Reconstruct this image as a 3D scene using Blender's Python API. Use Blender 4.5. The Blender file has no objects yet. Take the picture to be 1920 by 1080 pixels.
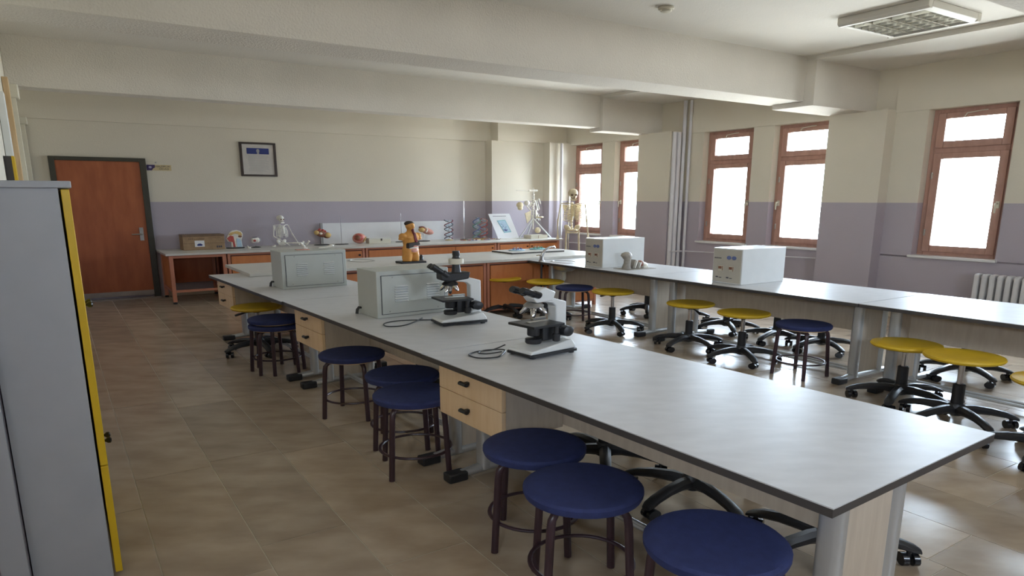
import bpy, bmesh, math, random
from mathutils import Vector, Matrix, noise
random.seed(7)
SC = bpy.context.scene
COL = SC.collection
PI = math.pi

# ------------------------------------------------------------------ room axes, stretched sideways to match the image
# The room is laid out in metres along its own two wall directions: x runs along the
# back wall, y along the window wall, z up.  The image is stretched sideways, so
# EX and EY stretch everything along the camera's right axis, skewing the square walls.
EX = (1.1150, 0.5484)
EY = (-0.7296, 0.8370)
def W(p):
    return (p[0]*EX[0] + p[1]*EY[0], p[0]*EX[1] + p[1]*EY[1], p[2])

# ------------------------------------------------------------------ camera
cam_d = bpy.data.cameras.new('camera')
cam = bpy.data.objects.new('camera', cam_d); COL.objects.link(cam)
cam_d.sensor_width = 36.0
cam_d.lens = 979.0/1920.0*36.0
cam_d.clip_start = 0.05; cam_d.clip_end = 300
cam.location = (0, 0, 1.55)
cam.rotation_euler = (PI/2 - math.atan(169/979.0), 0, 0)
SC.camera = cam

# ------------------------------------------------------------------ world and exposure
wd = bpy.data.worlds.new('world'); SC.world = wd; wd.use_nodes = True
nt = wd.node_tree; nt.nodes.clear()
wo = nt.nodes.new('ShaderNodeOutputWorld'); bg = nt.nodes.new('ShaderNodeBackground')
tc = nt.nodes.new('ShaderNodeTexCoord'); sep = nt.nodes.new('ShaderNodeSeparateXYZ')
rmp = nt.nodes.new('ShaderNodeValToRGB')
rmp.color_ramp.elements[0].position = 0.44; rmp.color_ramp.elements[0].color = (0.72, 0.74, 0.74, 1)
rmp.color_ramp.elements[1].position = 0.53; rmp.color_ramp.elements[1].color = (0.70, 0.83, 1.0, 1)
mr = nt.nodes.new('ShaderNodeMath'); mr.operation = 'MULTIPLY_ADD'; mr.inputs[1].default_value = 0.5; mr.inputs[2].default_value = 0.5
nt.links.new(tc.outputs['Generated'], sep.inputs[0]); nt.links.new(sep.outputs['Z'], mr.inputs[0])
nt.links.new(mr.outputs[0], rmp.inputs[0]); nt.links.new(rmp.outputs[0], bg.inputs[0])
bg.inputs[1].default_value = 6.5
nt.links.new(bg.outputs[0], wo.inputs[0])

SC.view_settings.view_transform = 'Standard'
SC.view_settings.look = 'None'
SC.view_settings.exposure = 3.17
SC.view_settings.gamma = 1.0
SC.view_settings.use_curve_mapping = False
SC.cycles.max_bounces = 10
SC.cycles.diffuse_bounces = 7
SC.cycles.glossy_bounces = 4
SC.cycles.transmission_bounces = 6
SC.cycles.caustics_reflective = False
SC.cycles.caustics_refractive = False
SC.cycles.sample_clamp_indirect = 3

WINS = [(8.04, 8.78), (7.03, 7.765), (5.39, 6.13), (4.38, 5.115), (2.745, 3.465), (1.735, 2.455)]
XW = 6.84
# portals only guide the sky's own light through the windows and added openings
def portal(pa, pb, zc, hz, inside):
    ld = bpy.data.lights.new('window_portal', 'AREA'); ld.shape = 'RECTANGLE'; ld.cycles.is_portal = True
    lo = bpy.data.objects.new('window_portal', ld); COL.objects.link(lo)
    p0, p1 = Vector(W((*pa, zc))), Vector(W((*pb, zc)))
    ld.size = (p1-p0).length + .05; ld.size_y = hz
    yv = (p1-p0).normalized(); zv = Vector((0, 0, 1)); n = yv.cross(zv)
    if n.dot(Vector(W((*inside, zc)))-(p0+p1)/2) > 0: n = -n
    lo.matrix_world = Matrix.Translation((p0+p1)/2) @ Matrix((zv.cross(n).normalized(), zv, n)).transposed().to_4x4()
for a, b in WINS: portal((7.15, a), (7.15, b), 1.72, 1.85, (3, (a+b)/2))
for a, b in ((-1.1, -.5),): portal((-1.46, a), (-1.46, b), 2.15, .55, (3, (a+b)/2))  # added left wall opening, out of view, for fill light
for a, b in ((1.6, 2.4),): portal((a, -2.36), (b, -2.36), 2.15, .55, ((a+b)/2, 3))  # added front wall opening, out of view, for fill light
# ------------------------------------------------------------------ materials
def mat(name, col, rough=0.5, metal=0.0, spec=0.5, var=0.0, vscale=8.0, bump=0.0, bscale=120.0, col2=None, stretch=None, rand=0.0, coat=0.0):
    m = bpy.data.materials.new(name); m.use_nodes = True
    t = m.node_tree; b = t.nodes['Principled BSDF']
    b.inputs['Roughness'].default_value = rough; b.inputs['Metallic'].default_value = metal
    b.inputs['Specular IOR Level'].default_value = spec
    if coat: b.inputs['Coat Weight'].default_value = coat; b.inputs['Coat Roughness'].default_value = .15
    c = (*col, 1)
    b.inputs['Base Color'].default_value = c
    g = t.nodes.new('ShaderNodeNewGeometry')
    src = g.outputs['Position']
    if stretch:
        mp = t.nodes.new('ShaderNodeMapping'); mp.inputs['Scale'].default_value = stretch
        t.links.new(src, mp.inputs[0]); src = mp.outputs[0]
    if var or col2:
        n = t.nodes.new('ShaderNodeTexNoise'); n.inputs['Scale'].default_value = vscale; n.inputs['Detail'].default_value = 5
        t.links.new(src, n.inputs['Vector'])
        r = t.nodes.new('ShaderNodeValToRGB')
        lo_ = col if not col2 else col
        hi_ = col2 if col2 else tuple(min(1, x*(1+var)) for x in col)
        if not col2: lo_ = tuple(x*(1-var) for x in col)
        r.color_ramp.elements[0].position = .33; r.color_ramp.elements[1].position = .68
        r.color_ramp.elements[0].color = (*lo_, 1); r.color_ramp.elements[1].color = (*hi_, 1)
        t.links.new(n.outputs[0], r.inputs[0]); out = r.outputs[0]
        if rand:
            oi = t.nodes.new('ShaderNodeObjectInfo'); hs = t.nodes.new('ShaderNodeHueSaturation')
            mv = t.nodes.new('ShaderNodeMapRange'); mv.inputs[3].default_value = 1-rand; mv.inputs[4].default_value = 1+rand
            t.links.new(oi.outputs['Random'], mv.inputs[0]); t.links.new(mv.outputs[0], hs.inputs['Value'])
            t.links.new(out, hs.inputs['Color']); out = hs.outputs[0]
        t.links.new(out, b.inputs['Base Color'])
    if bump:
        n2 = t.nodes.new('ShaderNodeTexNoise'); n2.inputs['Scale'].default_value = bscale; n2.inputs['Detail'].default_value = 3
        t.links.new(g.outputs['Position'], n2.inputs['Vector'])
        bp = t.nodes.new('ShaderNodeBump'); bp.inputs['Strength'].default_value = bump; bp.inputs['Distance'].default_value = .01
        t.links.new(n2.outputs[0], bp.inputs['Height']); t.links.new(bp.outputs[0], b.inputs['Normal'])
    return m

def wall_mat():
    m = bpy.data.materials.new('two_tone_wall_paint'); m.use_nodes = True
    t = m.node_tree; b = t.nodes['Principled BSDF']
    g = t.nodes.new('ShaderNodeNewGeometry'); s = t.nodes.new('ShaderNodeSeparateXYZ')
    t.links.new(g.outputs['Position'], s.inputs[0])
    gt = t.nodes.new('ShaderNodeMath'); gt.operation = 'GREATER_THAN'; gt.inputs[1].default_value = 1.488
    t.links.new(s.outputs['Z'], gt.inputs[0])
    mx = t.nodes.new('ShaderNodeMix'); mx.data_type = 'RGBA'
    t.links.new(gt.outputs[0], mx.inputs['Factor'])
    mx.inputs['A'].default_value = (0.42, 0.375, 0.42, 1)
    mx.inputs['B'].default_value = (0.67, 0.62, 0.515, 1)
    n = t.nodes.new('ShaderNodeTexNoise'); n.inputs['Scale'].default_value = 1.6; n.inputs['Detail'].default_value = 4
    t.links.new(g.outputs['Position'], n.inputs['Vector'])
    mr = t.nodes.new('ShaderNodeMapRange'); mr.inputs[3].default_value = .94; mr.inputs[4].default_value = 1.05
    t.links.new(n.outputs[0], mr.inputs[0])
    hs = t.nodes.new('ShaderNodeHueSaturation'); t.links.new(mr.outputs[0], hs.inputs['Value'])
    t.links.new(mx.outputs['Result'], hs.inputs['Color']); t.links.new(hs.outputs[0], b.inputs['Base Color'])
    ro = t.nodes.new('ShaderNodeMapRange'); ro.inputs[3].default_value = .38; ro.inputs[4].default_value = .75
    t.links.new(gt.outputs[0], ro.inputs[0]); t.links.new(ro.outputs[0], b.inputs['Roughness'])
    n2 = t.nodes.new('ShaderNodeTexNoise'); n2.inputs['Scale'].default_value = 60
    t.links.new(g.outputs['Position'], n2.inputs['Vector'])
    bp = t.nodes.new('ShaderNodeBump'); bp.inputs['Strength'].default_value = .12; bp.inputs['Distance'].default_value = .01
    t.links.new(n2.outputs[0], bp.inputs['Height']); t.links.new(bp.outputs[0], b.inputs['Normal'])
    return m

M = {}
M['wall'] = wall_mat()
M['plaster'] = mat('stucco_plaster', (0.68, 0.64, 0.57), .9, bump=.55, bscale=70, var=.03, vscale=2)
M['ceiling'] = mat('ceiling_paint', (0.70, 0.67, 0.61), .9, bump=.25, bscale=90, var=.02, vscale=2)
M['tile'] = mat('travertine_slab', (0.31, 0.235, 0.165), .21, col2=(0.42, 0.335, 0.245), vscale=3.2, stretch=(1.0, 2.6, 1), rand=.13, spec=.4)
M['grout'] = mat('pale_grout', (0.52, 0.46, 0.36), .8)
M['laminate'] = mat('grey_speckled_laminate', (0.57, 0.565, 0.57), .36, var=.05, vscale=7, stretch=(1, 3, 1), spec=.28)
M['lam_edge'] = mat('dark_laminate_edge', (0.055, 0.048, 0.045), .5)
M['white_top'] = mat('white_laminate', (0.62, 0.60, 0.55), .3, var=.04, vscale=5)
M['maple'] = mat('pale_maple_board', (0.74, 0.52, 0.30), .5, col2=(0.80, 0.59, 0.37), vscale=6, stretch=(6, 6, .8))
M['maple_dark'] = mat('maple_board_grain', (0.50, 0.42, 0.33), .5, col2=(0.57, 0.49, 0.39), vscale=6, stretch=(6, 6, .8))
M['alu'] = mat('satin_aluminium', (0.55, 0.56, 0.56), .4, .6, var=.03)
M['black'] = mat('black_plastic', (0.018, 0.018, 0.02), .42, var=.1)
M['blackgloss'] = mat('black_enamel', (0.012, 0.012, 0.014), .25, var=.1)
M['blue'] = mat('navy_fabric', (0.023, 0.034, 0.125), .8, var=.12, vscale=30, bump=.3, bscale=400)
M['tube'] = mat('maroon_black_tube', (0.045, 0.022, 0.028), .32, var=.1)
M['yellow'] = mat('yellow_polyurethane', (0.66, 0.43, 0.02), .5, var=.04, vscale=6)
M['chrome'] = mat('chrome', (0.65, 0.65, 0.66), .15, 1.0, var=.02)
M['steel'] = mat('brushed_steel', (0.45, 0.44, 0.42), .35, .9, var=.05)
M['orange'] = mat('orange_brown_panel', (0.50, 0.17, 0.055), .42, col2=(0.58, 0.21, 0.07), vscale=4, stretch=(4, 4, 1))
M['orange_frame'] = mat('salmon_metal_frame', (0.50, 0.20, 0.12), .4, var=.04)
M['orange_dark'] = mat('dark_brown_gap', (0.13, 0.045, 0.03), .6, var=.05)
M['door'] = mat('reddish_veneer', (0.32, 0.085, 0.03), .42, col2=(0.42, 0.125, 0.045), vscale=3, stretch=(3, 3, .7))
M['doorframe'] = mat('dark_green_brown_frame', (0.045, 0.042, 0.030), .4, var=.08)
M['kick'] = mat('scuffed_kick_plate', (0.36, 0.32, 0.28), .5, .3, var=.08)
M['winwood'] = mat('varnished_window_wood', (0.40, 0.22, 0.17), .4, col2=(0.47, 0.27, 0.21), vscale=5, stretch=(4, 4, 1))
M['sill'] = mat('white_sill', (0.72, 0.71, 0.70), .35, var=.03)
M['white'] = mat('white_enamel', (0.72, 0.73, 0.72), .35, var=.02)
M['cream'] = mat('cream_plastic', (0.62, 0.58, 0.47), .5, var=.03)
M['pipe'] = mat('painted_pipe', (0.66, 0.65, 0.68), .35, var=.03)
M['cabgrey'] = mat('grey_cabinet_board', (0.37, 0.38, 0.40), .5, var=.03)
M['cabyellow'] = mat('yellow_cabinet_door', (0.62, 0.40, 0.015), .4, var=.04)
M['equip'] = mat('grey_green_enamel', (0.47, 0.49, 0.46), .38, var=.02)
M['equip_side'] = mat('beige_enamel', (0.50, 0.47, 0.40), .42, var=.02)
M['bone'] = mat('ivory_bone', (0.70, 0.60, 0.40), .5, var=.1, vscale=20)
M['bonewhite'] = mat('white_bone', (0.78, 0.75, 0.68), .5, var=.08, vscale=20)
M['card'] = mat('brown_cardboard', (0.33, 0.215, 0.12), .8, var=.12, vscale=14)
M['tape'] = mat('dark_tape', (0.17, 0.10, 0.055), .5, var=.15, vscale=25)
M['paper'] = mat('white_paper', (0.75, 0.75, 0.76), .7, var=.02)
M['ink'] = mat('dark_ink', (0.07, 0.07, 0.09), .7, var=.05)
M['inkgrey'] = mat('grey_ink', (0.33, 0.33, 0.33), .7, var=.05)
M['navy'] = mat('navy_print', (0.02, 0.035, 0.17), .6, var=.05)
M['gold'] = mat('brass_plate', (0.58, 0.47, 0.26), .4, var=.08, vscale=20)
M['purple'] = mat('dark_purple_print', (0.05, 0.03, 0.11), .5, var=.05)
M['lilac'] = mat('pale_lilac_print', (0.42, 0.38, 0.55), .5, var=.05)
M['frame'] = mat('dark_picture_frame', (0.035, 0.02, 0.014), .35, var=.1)
M['mount'] = mat('pale_mount_paper', (0.55, 0.52, 0.48), .6, var=.05)
M['skin'] = mat('orange_model_skin', (0.62, 0.27, 0.05), .45, col2=(0.70, 0.33, 0.08), vscale=14)
M['hair'] = mat('dark_brown_hair', (0.03, 0.018, 0.014), .6, var=.1)
M['red'] = mat('muscle_red', (0.45, 0.075, 0.06), .45, var=.15, vscale=30)
M['pink'] = mat('flesh_pink', (0.60, 0.28, 0.22), .45, var=.12, vscale=30)
M['darkred'] = mat('dark_red_vessel', (0.16, 0.015, 0.02), .4, var=.2, vscale=30)
M['ochre'] = mat('ochre_fat', (0.62, 0.42, 0.16), .5, var=.1, vscale=30)
M['teal'] = mat('pale_teal', (0.25, 0.50, 0.55), .5, var=.08, vscale=25)
M['lightblue'] = mat('light_blue', (0.45, 0.60, 0.72), .5, var=.06, vscale=20)
M['bluedial'] = mat('slate_blue_dial', (0.13, 0.17, 0.36), .5, var=.05)
M['green'] = mat('dull_green', (0.12, 0.28, 0.20), .5, var=.1)
M['taupe'] = mat('taupe_resin', (0.30, 0.265, 0.22), .5, var=.2, vscale=30, bump=.4, bscale=150)
M['brownpatch'] = mat('brown_resin', (0.25, 0.10, 0.06), .5, var=.2, vscale=40)
M['radiator'] = mat('radiator_enamel', (0.62, 0.61, 0.62), .4, var=.03)
M['lampbody'] = mat('lamp_housing', (0.70, 0.68, 0.62), .45, var=.02)
M['louver'] = mat('polished_louver', (0.78, 0.76, 0.68), .22, .8, var=.03)
M['lampdark'] = mat('lamp_tray', (0.22, 0.22, 0.25), .3, .5, var=.1)
M['tubelamp'] = mat('fluorescent_glass', (0.75, 0.75, 0.72), .3, var=.02)
M['woodplank'] = mat('pine_plank', (0.50, 0.34, 0.18), .55, col2=(0.60, 0.43, 0.25), vscale=6, stretch=(5, 5, .8))
gm = bpy.data.materials.new('window_glass'); gm.use_nodes = True; t = gm.node_tree; t.nodes.clear()
o_ = t.nodes.new('ShaderNodeOutputMaterial'); tr = t.nodes.new('ShaderNodeBsdfTransparent'); gl = t.nodes.new('ShaderNodeBsdfGlossy')
gl.inputs['Roughness'].default_value = .02; tr.inputs[0].default_value = (.93, .95, .95, 1)
fr = t.nodes.new('ShaderNodeFresnel'); fr.inputs[0].default_value = 1.3; ms = t.nodes.new('ShaderNodeMixShader')
t.links.new(fr.outputs[0], ms.inputs[0]); t.links.new(tr.outputs[0], ms.inputs[1]); t.links.new(gl.outputs[0], ms.inputs[2]); t.links.new(ms.outputs[0], o_.inputs[0])
M['glass'] = gm

# ------------------------------------------------------------------ mesh builder (room metres)
class MB:
    def __init__(s): s.v = []; s.f = []; s.mi = []; s.cur = 0
    def add(s, vs, fs):
        n = len(s.v); s.v += [tuple(p) for p in vs]
        for f in fs: s.f.append(tuple(i+n for i in f)); s.mi.append(s.cur)
        return s
    def box(s, x0, x1, y0, y1, z0, z1):
        return s.add([(x0,y0,z0),(x1,y0,z0),(x1,y1,z0),(x0,y1,z0),(x0,y0,z1),(x1,y0,z1),(x1,y1,z1),(x0,y1,z1)],
                     [(3,2,1,0),(4,5,6,7),(0,1,5,4),(1,2,6,5),(2,3,7,6),(3,0,4,7)])
    def cbox(s, c, d, rx=0, ry=0, rz=0, off=(0,0,0)):
        """box of size d centred at off, turned, then moved to c"""
        R = Matrix.Rotation(rz,3,'Z') @ Matrix.Rotation(ry,3,'Y') @ Matrix.Rotation(rx,3,'X')
        vs = []
        for k in range(8):
            p = Vector(((k&1)-.5, ((k>>1)&1)-.5, ((k>>2)&1)-.5))
            p = Vector((p.x*d[0]+off[0], p.y*d[1]+off[1], p.z*d[2]+off[2])); vs.append(Vector(c)+R@p)
        return s.add(vs, [(1,0,2,3),(4,5,7,6),(0,1,5,4),(2,0,4,6),(3,2,6,7),(1,3,7,5)])
    def tube(s, pts, r, n=8, caps=True, closed=False):
        P = [Vector(p) for p in pts]; m = len(P)
        rr = r if isinstance(r, (list, tuple)) else [r]*m
        T = []
        for i in range(m):
            if closed: d = P[(i+1)%m]-P[i-1]
            else: d = P[min(i+1,m-1)]-P[max(i-1,0)]
            T.append(d.normalized() if d.length > 1e-9 else Vector((0,0,1)))
        a = Vector((0,0,1)) if abs(T[0].z) < .9 else Vector((1,0,0))
        u = T[0].cross(a).normalized(); vs = []
        for i in range(m):
            u = (u - T[i]*u.dot(T[i])).normalized(); w = T[i].cross(u)
            for k in range(n):
                an = 2*PI*k/n; vs.append(P[i] + (u*math.cos(an)+w*math.sin(an))*rr[i])
        fs = []
        for i in range(m if closed else m-1):
            j = (i+1)%m
            for k in range(n):
                k2 = (k+1)%n; fs.append((i*n+k, i*n+k2, j*n+k2, j*n+k))
        if caps and not closed:
            fs.append(tuple(range(n-1,-1,-1))); fs.append(tuple((m-1)*n+k for k in range(n)))
        return s.add(vs, fs)
    def ring(s, c, R, r, n=28, k=8, tilt=0):
        return s.tube([(c[0]+R*math.cos(2*PI*i/n), c[1]+R*math.sin(2*PI*i/n), c[2]) for i in range(n)], r, k, closed=True)
    def lathe(s, prof, c=(0,0,0), n=24, sx=1, sy=1):
        """profile [(r,z)...] turned about the vertical through c"""
        vs = []; fs = []; m = len(prof)
        for (r,z) in prof:
            for k in range(n):
                an = 2*PI*k/n; vs.append((c[0]+r*sx*math.cos(an), c[1]+r*sy*math.sin(an), c[2]+z))
        for i in range(m-1):
            for k in range(n):
                k2 = (k+1)%n; fs.append((i*n+k, i*n+k2, (i+1)*n+k2, (i+1)*n+k))
        fs.append(tuple(range(n-1,-1,-1))); fs.append(tuple((m-1)*n+k for k in range(n)))
        return s.add(vs, fs)
    def ell(s, c, r, n=14, m=9, R=None):
        if not isinstance(r, (list, tuple)): r = (r,r,r)
        vs = []; fs = []
        for i in range(1,m):
            th = PI*i/m
            for k in range(n):
                an = 2*PI*k/n; p = Vector((r[0]*math.sin(th)*math.cos(an), r[1]*math.sin(th)*math.sin(an), -r[2]*math.cos(th)))
                if R: p = R@p
                vs.append(Vector(c)+p)
        b = len(vs); pb = Vector((0,0,-r[2])); pt = Vector((0,0,r[2]))
        if R: pb = R@pb; pt = R@pt
        vs += [Vector(c)+pb, Vector(c)+pt]
        for i in range(m-2):
            for k in range(n):
                k2 = (k+1)%n; fs.append((i*n+k, i*n+k2, (i+1)*n+k2, (i+1)*n+k))
        for k in range(n):
            k2 = (k+1)%n; fs.append((b, k2, k)); fs.append((b+1, (m-2)*n+k, (m-2)*n+k2))
        return s.add(vs, fs)
    def prism(s, poly, lo, hi, ax='y'):
        """flat outline given thickness along an axis"""
        n = len(poly)
        def mk(a,b,h): return {'y':(a,h,b),'x':(h,a,b),'z':(a,b,h)}[ax]
        vs = [mk(a,b,lo) for a,b in poly]+[mk(a,b,hi) for a,b in poly]
        fs = [tuple(range(n)), tuple(range(2*n-1,n-1,-1))]+[(i+n,(i+1)%n+n,(i+1)%n,i) for i in range(n)]
        return s.add(vs, fs)
    def loft(s, rings, n=16):
        """rings: (cx,cy,cz,rx,ry)"""
        vs = []; fs = []; m = len(rings)
        for (cx,cy,cz,rx,ry) in rings:
            for k in range(n):
                an = 2*PI*k/n; vs.append((cx+rx*math.cos(an), cy+ry*math.sin(an), cz))
        for i in range(m-1):
            for k in range(n):
                k2 = (k+1)%n; fs.append((i*n+k, i*n+k2, (i+1)*n+k2, (i+1)*n+k))
        fs.append(tuple(range(n-1,-1,-1))); fs.append(tuple((m-1)*n+k for k in range(n)))
        return s.add(vs, fs)
    def turn(s, a, c=(0,0)):
        ca, sa = math.cos(a), math.sin(a)
        s.v = [(c[0]+(x-c[0])*ca-(y-c[1])*sa, c[1]+(x-c[0])*sa+(y-c[1])*ca, z) for x,y,z in s.v]; return s
    def move(s, d, k=1.0):
        s.v = [(x*k+d[0], y*k+d[1], z*k+d[2]) for x,y,z in s.v]; return s
    def mesh(s, name, mats, smooth=True, fix=True):
        me = bpy.data.meshes.new(name)
        me.from_pydata([W(p) for p in s.v], [], s.f)
        for mm in (mats if isinstance(mats, (list, tuple)) else [mats]): me.materials.append(mm)
        for i, p in enumerate(me.polygons): p.material_index = s.mi[i]
        if fix:
            b = bmesh.new(); b.from_mesh(me); bmesh.ops.recalc_face_normals(b, faces=b.faces[:]); b.to_mesh(me); b.free()
        if smooth:
            me.polygons.foreach_set('use_smooth', [True]*len(me.polygons)); me.set_sharp_from_angle(angle=math.radians(38))
        me.update(); return me
    def build(s, name, mats, parent=None, smooth=True, at=None, bevel=0):
        me = s.mesh(name, mats, smooth)
        o = bpy.data.objects.new(name, me); COL.objects.link(o)
        if parent: o.parent = parent
        if at: o.location = W(at)
        if bevel:
            bv = o.modifiers.new('bevel', 'BEVEL'); bv.width = bevel; bv.segments = 2; bv.limit_method = 'ANGLE'
        return o
def tag(o, label=None, cat=None, group=None, kind=None):
    if label: o['label'] = label
    if cat: o['category'] = cat
    if group: o['group'] = group
    if kind: o['kind'] = kind
    return o
def thing(name, label, cat, at, group=None):
    o = bpy.data.objects.new(name, None); COL.objects.link(o); o.empty_display_size = .1
    o.location = W(at); return tag(o, label, cat, group)
def copy_tree(src, at, label):
    c = src.copy(); COL.objects.link(c); c.location = W(at); c['label'] = label
    for ch in list(src.children):
        d = ch.copy(); COL.objects.link(d); d.parent = c
        for g in list(ch.children):
            e = g.copy(); COL.objects.link(e); e.parent = d
    return c
def rrect(x0, x1, y0, y1, r, n=4):
    pts = []
    for cx, cy, a0 in ((x1-r,y1-r,0),(x0+r,y1-r,PI/2),(x0+r,y0+r,PI),(x1-r,y0+r,1.5*PI)):
        for i in range(n+1): a = a0+i*PI/2/n; pts.append((cx+r*math.cos(a), cy+r*math.sin(a)))
    return pts
def text_mesh(body, size, name, m, parent, at, face='-y', thick=.0008):
    cu = bpy.data.curves.new('t', 'FONT'); cu.body = body; cu.size = size; cu.align_x = 'CENTER'; cu.align_y = 'CENTER'; cu.extrude = thick
    to = bpy.data.objects.new('t', cu); me = bpy.data.meshes.new_from_object(to)
    for v in me.vertices:
        x, y, z = v.co
        p = (x, -z, y) if face == '-y' else (-z, -x, y)
        v.co = W((p[0]+at[0], p[1]+at[1], p[2]+at[2]))
    me.name = name; me.materials.clear(); me.materials.append(m)
    bpy.data.objects.remove(to); bpy.data.curves.remove(cu)
    o = bpy.data.objects.new(name, me); COL.objects.link(o); o.parent = parent; return o
def struct(mb, name, m, parent=None, **k):
    o = mb.build(name, m, parent, **k)
    if not parent: o['kind'] = 'structure'
    return o

# ================================================================== THE ROOM
YB = 9.14; XL = -.18; YF = -2.2; XL2 = -1.3
fl = struct(MB().box(XL2, 7.15, YF, YB+.1, -.16, -.0022), 'floor', M['grout'])
cuts_fixed = {1: [3.102, 5.431], 2: [2.24, 4.12, 6.40], 3: [1.89, 3.083, 4.167, 6.55], 0: [1.2, 4.3]}
i = 0; x = .146-.3*5
row = -4
while x < XW:
    k = row
    xs0, xs1 = max(x, XL2), min(x+.3005, XW)
    if xs1 > XL2+.02:
        cuts = [c for c in cuts_fixed.get(k, [])]
        y = YF; cc = []
        rnd = random.Random(100+k)
        if cuts:
            y = cuts[0]
            while y > YF+.5: y -= rnd.uniform(.85, 1.15); cc.append(y)
            cc += cuts; y = cuts[-1]
            for a_, b_ in zip(cuts, cuts[1:]):
                if b_-a_ > 1.5: cc.append((a_+b_)/2 + rnd.uniform(-.1, .1))
        else: y = YF - rnd.uniform(0, .9); cc.append(y)
        while y < YB: y += rnd.uniform(.85, 1.2); cc.append(y)
        cc = sorted(c for c in cc if YF < c < YB-.12); cc = [YF]+cc+[YB]
        for a_, b_ in zip(cc, cc[1:]):
            if b_-a_ < .05: continue
            struct(MB().box(xs0+.002, xs1-.002, a_+.002, b_-.002, -.012, rnd.uniform(-.0005, .0)), 'tile', M['tile'], fl, smooth=False)
    x += .3005; row += 1

# walls
wb = MB().box(XL-.15, 7.15, YB, YB+.15, 0, 3.25)
wb.box(XL, 5.58, YB-.035, YB, 2.65, 3.21)                 # upper ledge
wb.box(5.50, XW, 8.95, YB, 0, 2.655).box(5.58, XW, 8.90, YB, 2.65, 3.21)      # pilaster zone
wb.box(6.43, XW, 8.78, 8.96, 0, 2.655)
# door opening is covered by the closed door set in front of it
struct(wb, 'wall_back', M['wall'])
wl = MB().box(XL-.15, XL, 2.27, YB+.15, 0, 3.25).box(XL2, XL, 2.27, 2.40, 0, 3.25)
# unseen openings added behind the photographer in left and front walls, for fill light
wl.box(XL2-.15, XL2, YF-.15, 2.40, 0, 1.9).box(XL2-.15, XL2, YF-.15, 2.40, 2.4, 3.25)
for a_, b_ in ((YF-.15, -1.1), (-.5, 2.40)): wl.box(XL2-.15, XL2, a_, b_, 1.89, 2.41)  # leaves the added opening that lets fill light in from the left
struct(wl, 'wall_left', M['wall'])
wf = MB().box(XL2-.15, 7.15, YF-.15, YF, 0, 1.9).box(XL2-.15, 7.15, YF-.15, YF, 2.4, 3.25)
for a_, b_ in ((XL2-.15, 1.6), (2.4, 7.15)): wf.box(a_, b_, YF-.15, YF, 1.89, 2.41)  # leaves the added opening that fills surfaces facing the camera
struct(wf, 'wall_front', M['wall'])
wr = MB()
ys = [YF-.15]+[v for w_ in sorted(WINS) for v in w_]+[YB+.15]
wr.box(XW, 7.12, ys[0], ys[-1], 0, .82).box(XW, 7.12, ys[0], ys[-1], 2.61, 3.25)
for k in range(0, len(ys), 2): wr.box(XW, 7.12, ys[k], ys[k+1], .80, 2.63)
for a_, b_ in ((YF, 3.77), (4.36, 6.45), (7.05, 8.78)): wr.box(XW-.012, XW+.01, a_, b_, 2.612, 3.2)   # lintel band
struct(wr, 'wall_right', M['wall'])
# ceiling: the strip beside the windows hangs 5 cm lower
ce = MB().box(XL2-.15, 5.82, YF-.15, YB+.15, 3.205, 3.4).box(5.82, 7.15, YF-.15, YB+.15, 3.155, 3.4)
struct(ce, 'ceiling', M['ceiling'])
# beams, columns
struct(MB().box(XL, 5.82, 4.07, 4.43, 2.695, 3.21), 'trim_1', M['plaster'], bevel=.006)
struct(MB().box(5.82, XW, 3.97, 4.40, 2.64, 3.2), 'trim_2', M['plaster'], bevel=.006)
struct(MB().box(XL, 5.82, 6.90, 7.10, 2.695, 3.21), 'trim_3', M['plaster'], bevel=.006)
struct(MB().box(5.82, XW, 6.85, 7.10, 2.64, 3.2), 'trim_4', M['plaster'], bevel=.006)
struct(MB().box(XL2, XW, 1.22, 1.63, 2.695, 3.21), 'trim_5', M['plaster'], bevel=.006)
struct(MB().box(6.685, XW, 3.765, 4.36, 0, 2.645), 'trim_6', M['wall'])
struct(MB().box(6.60, XW, 6.45, 7.03, 0, 2.645), 'trim_7', M['wall'])
struct(MB().box(-.245, XL-.002, 2.235, 2.268, 0, 3.1), 'trim_8', M['cabgrey'])
struct(MB().box(XL, .0, YB-.012, YB, 0, .07).box(1.0, 5.5, YB-.012, YB, 0, .07), 'baseboard_back', M['grout'])
struct(MB().box(XW-.012, XW, -2, 3.765, 0, .07).box(XW-.012, XW, 4.36, 6.45, 0, .07), 'baseboard_right', M['grout'])

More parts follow.
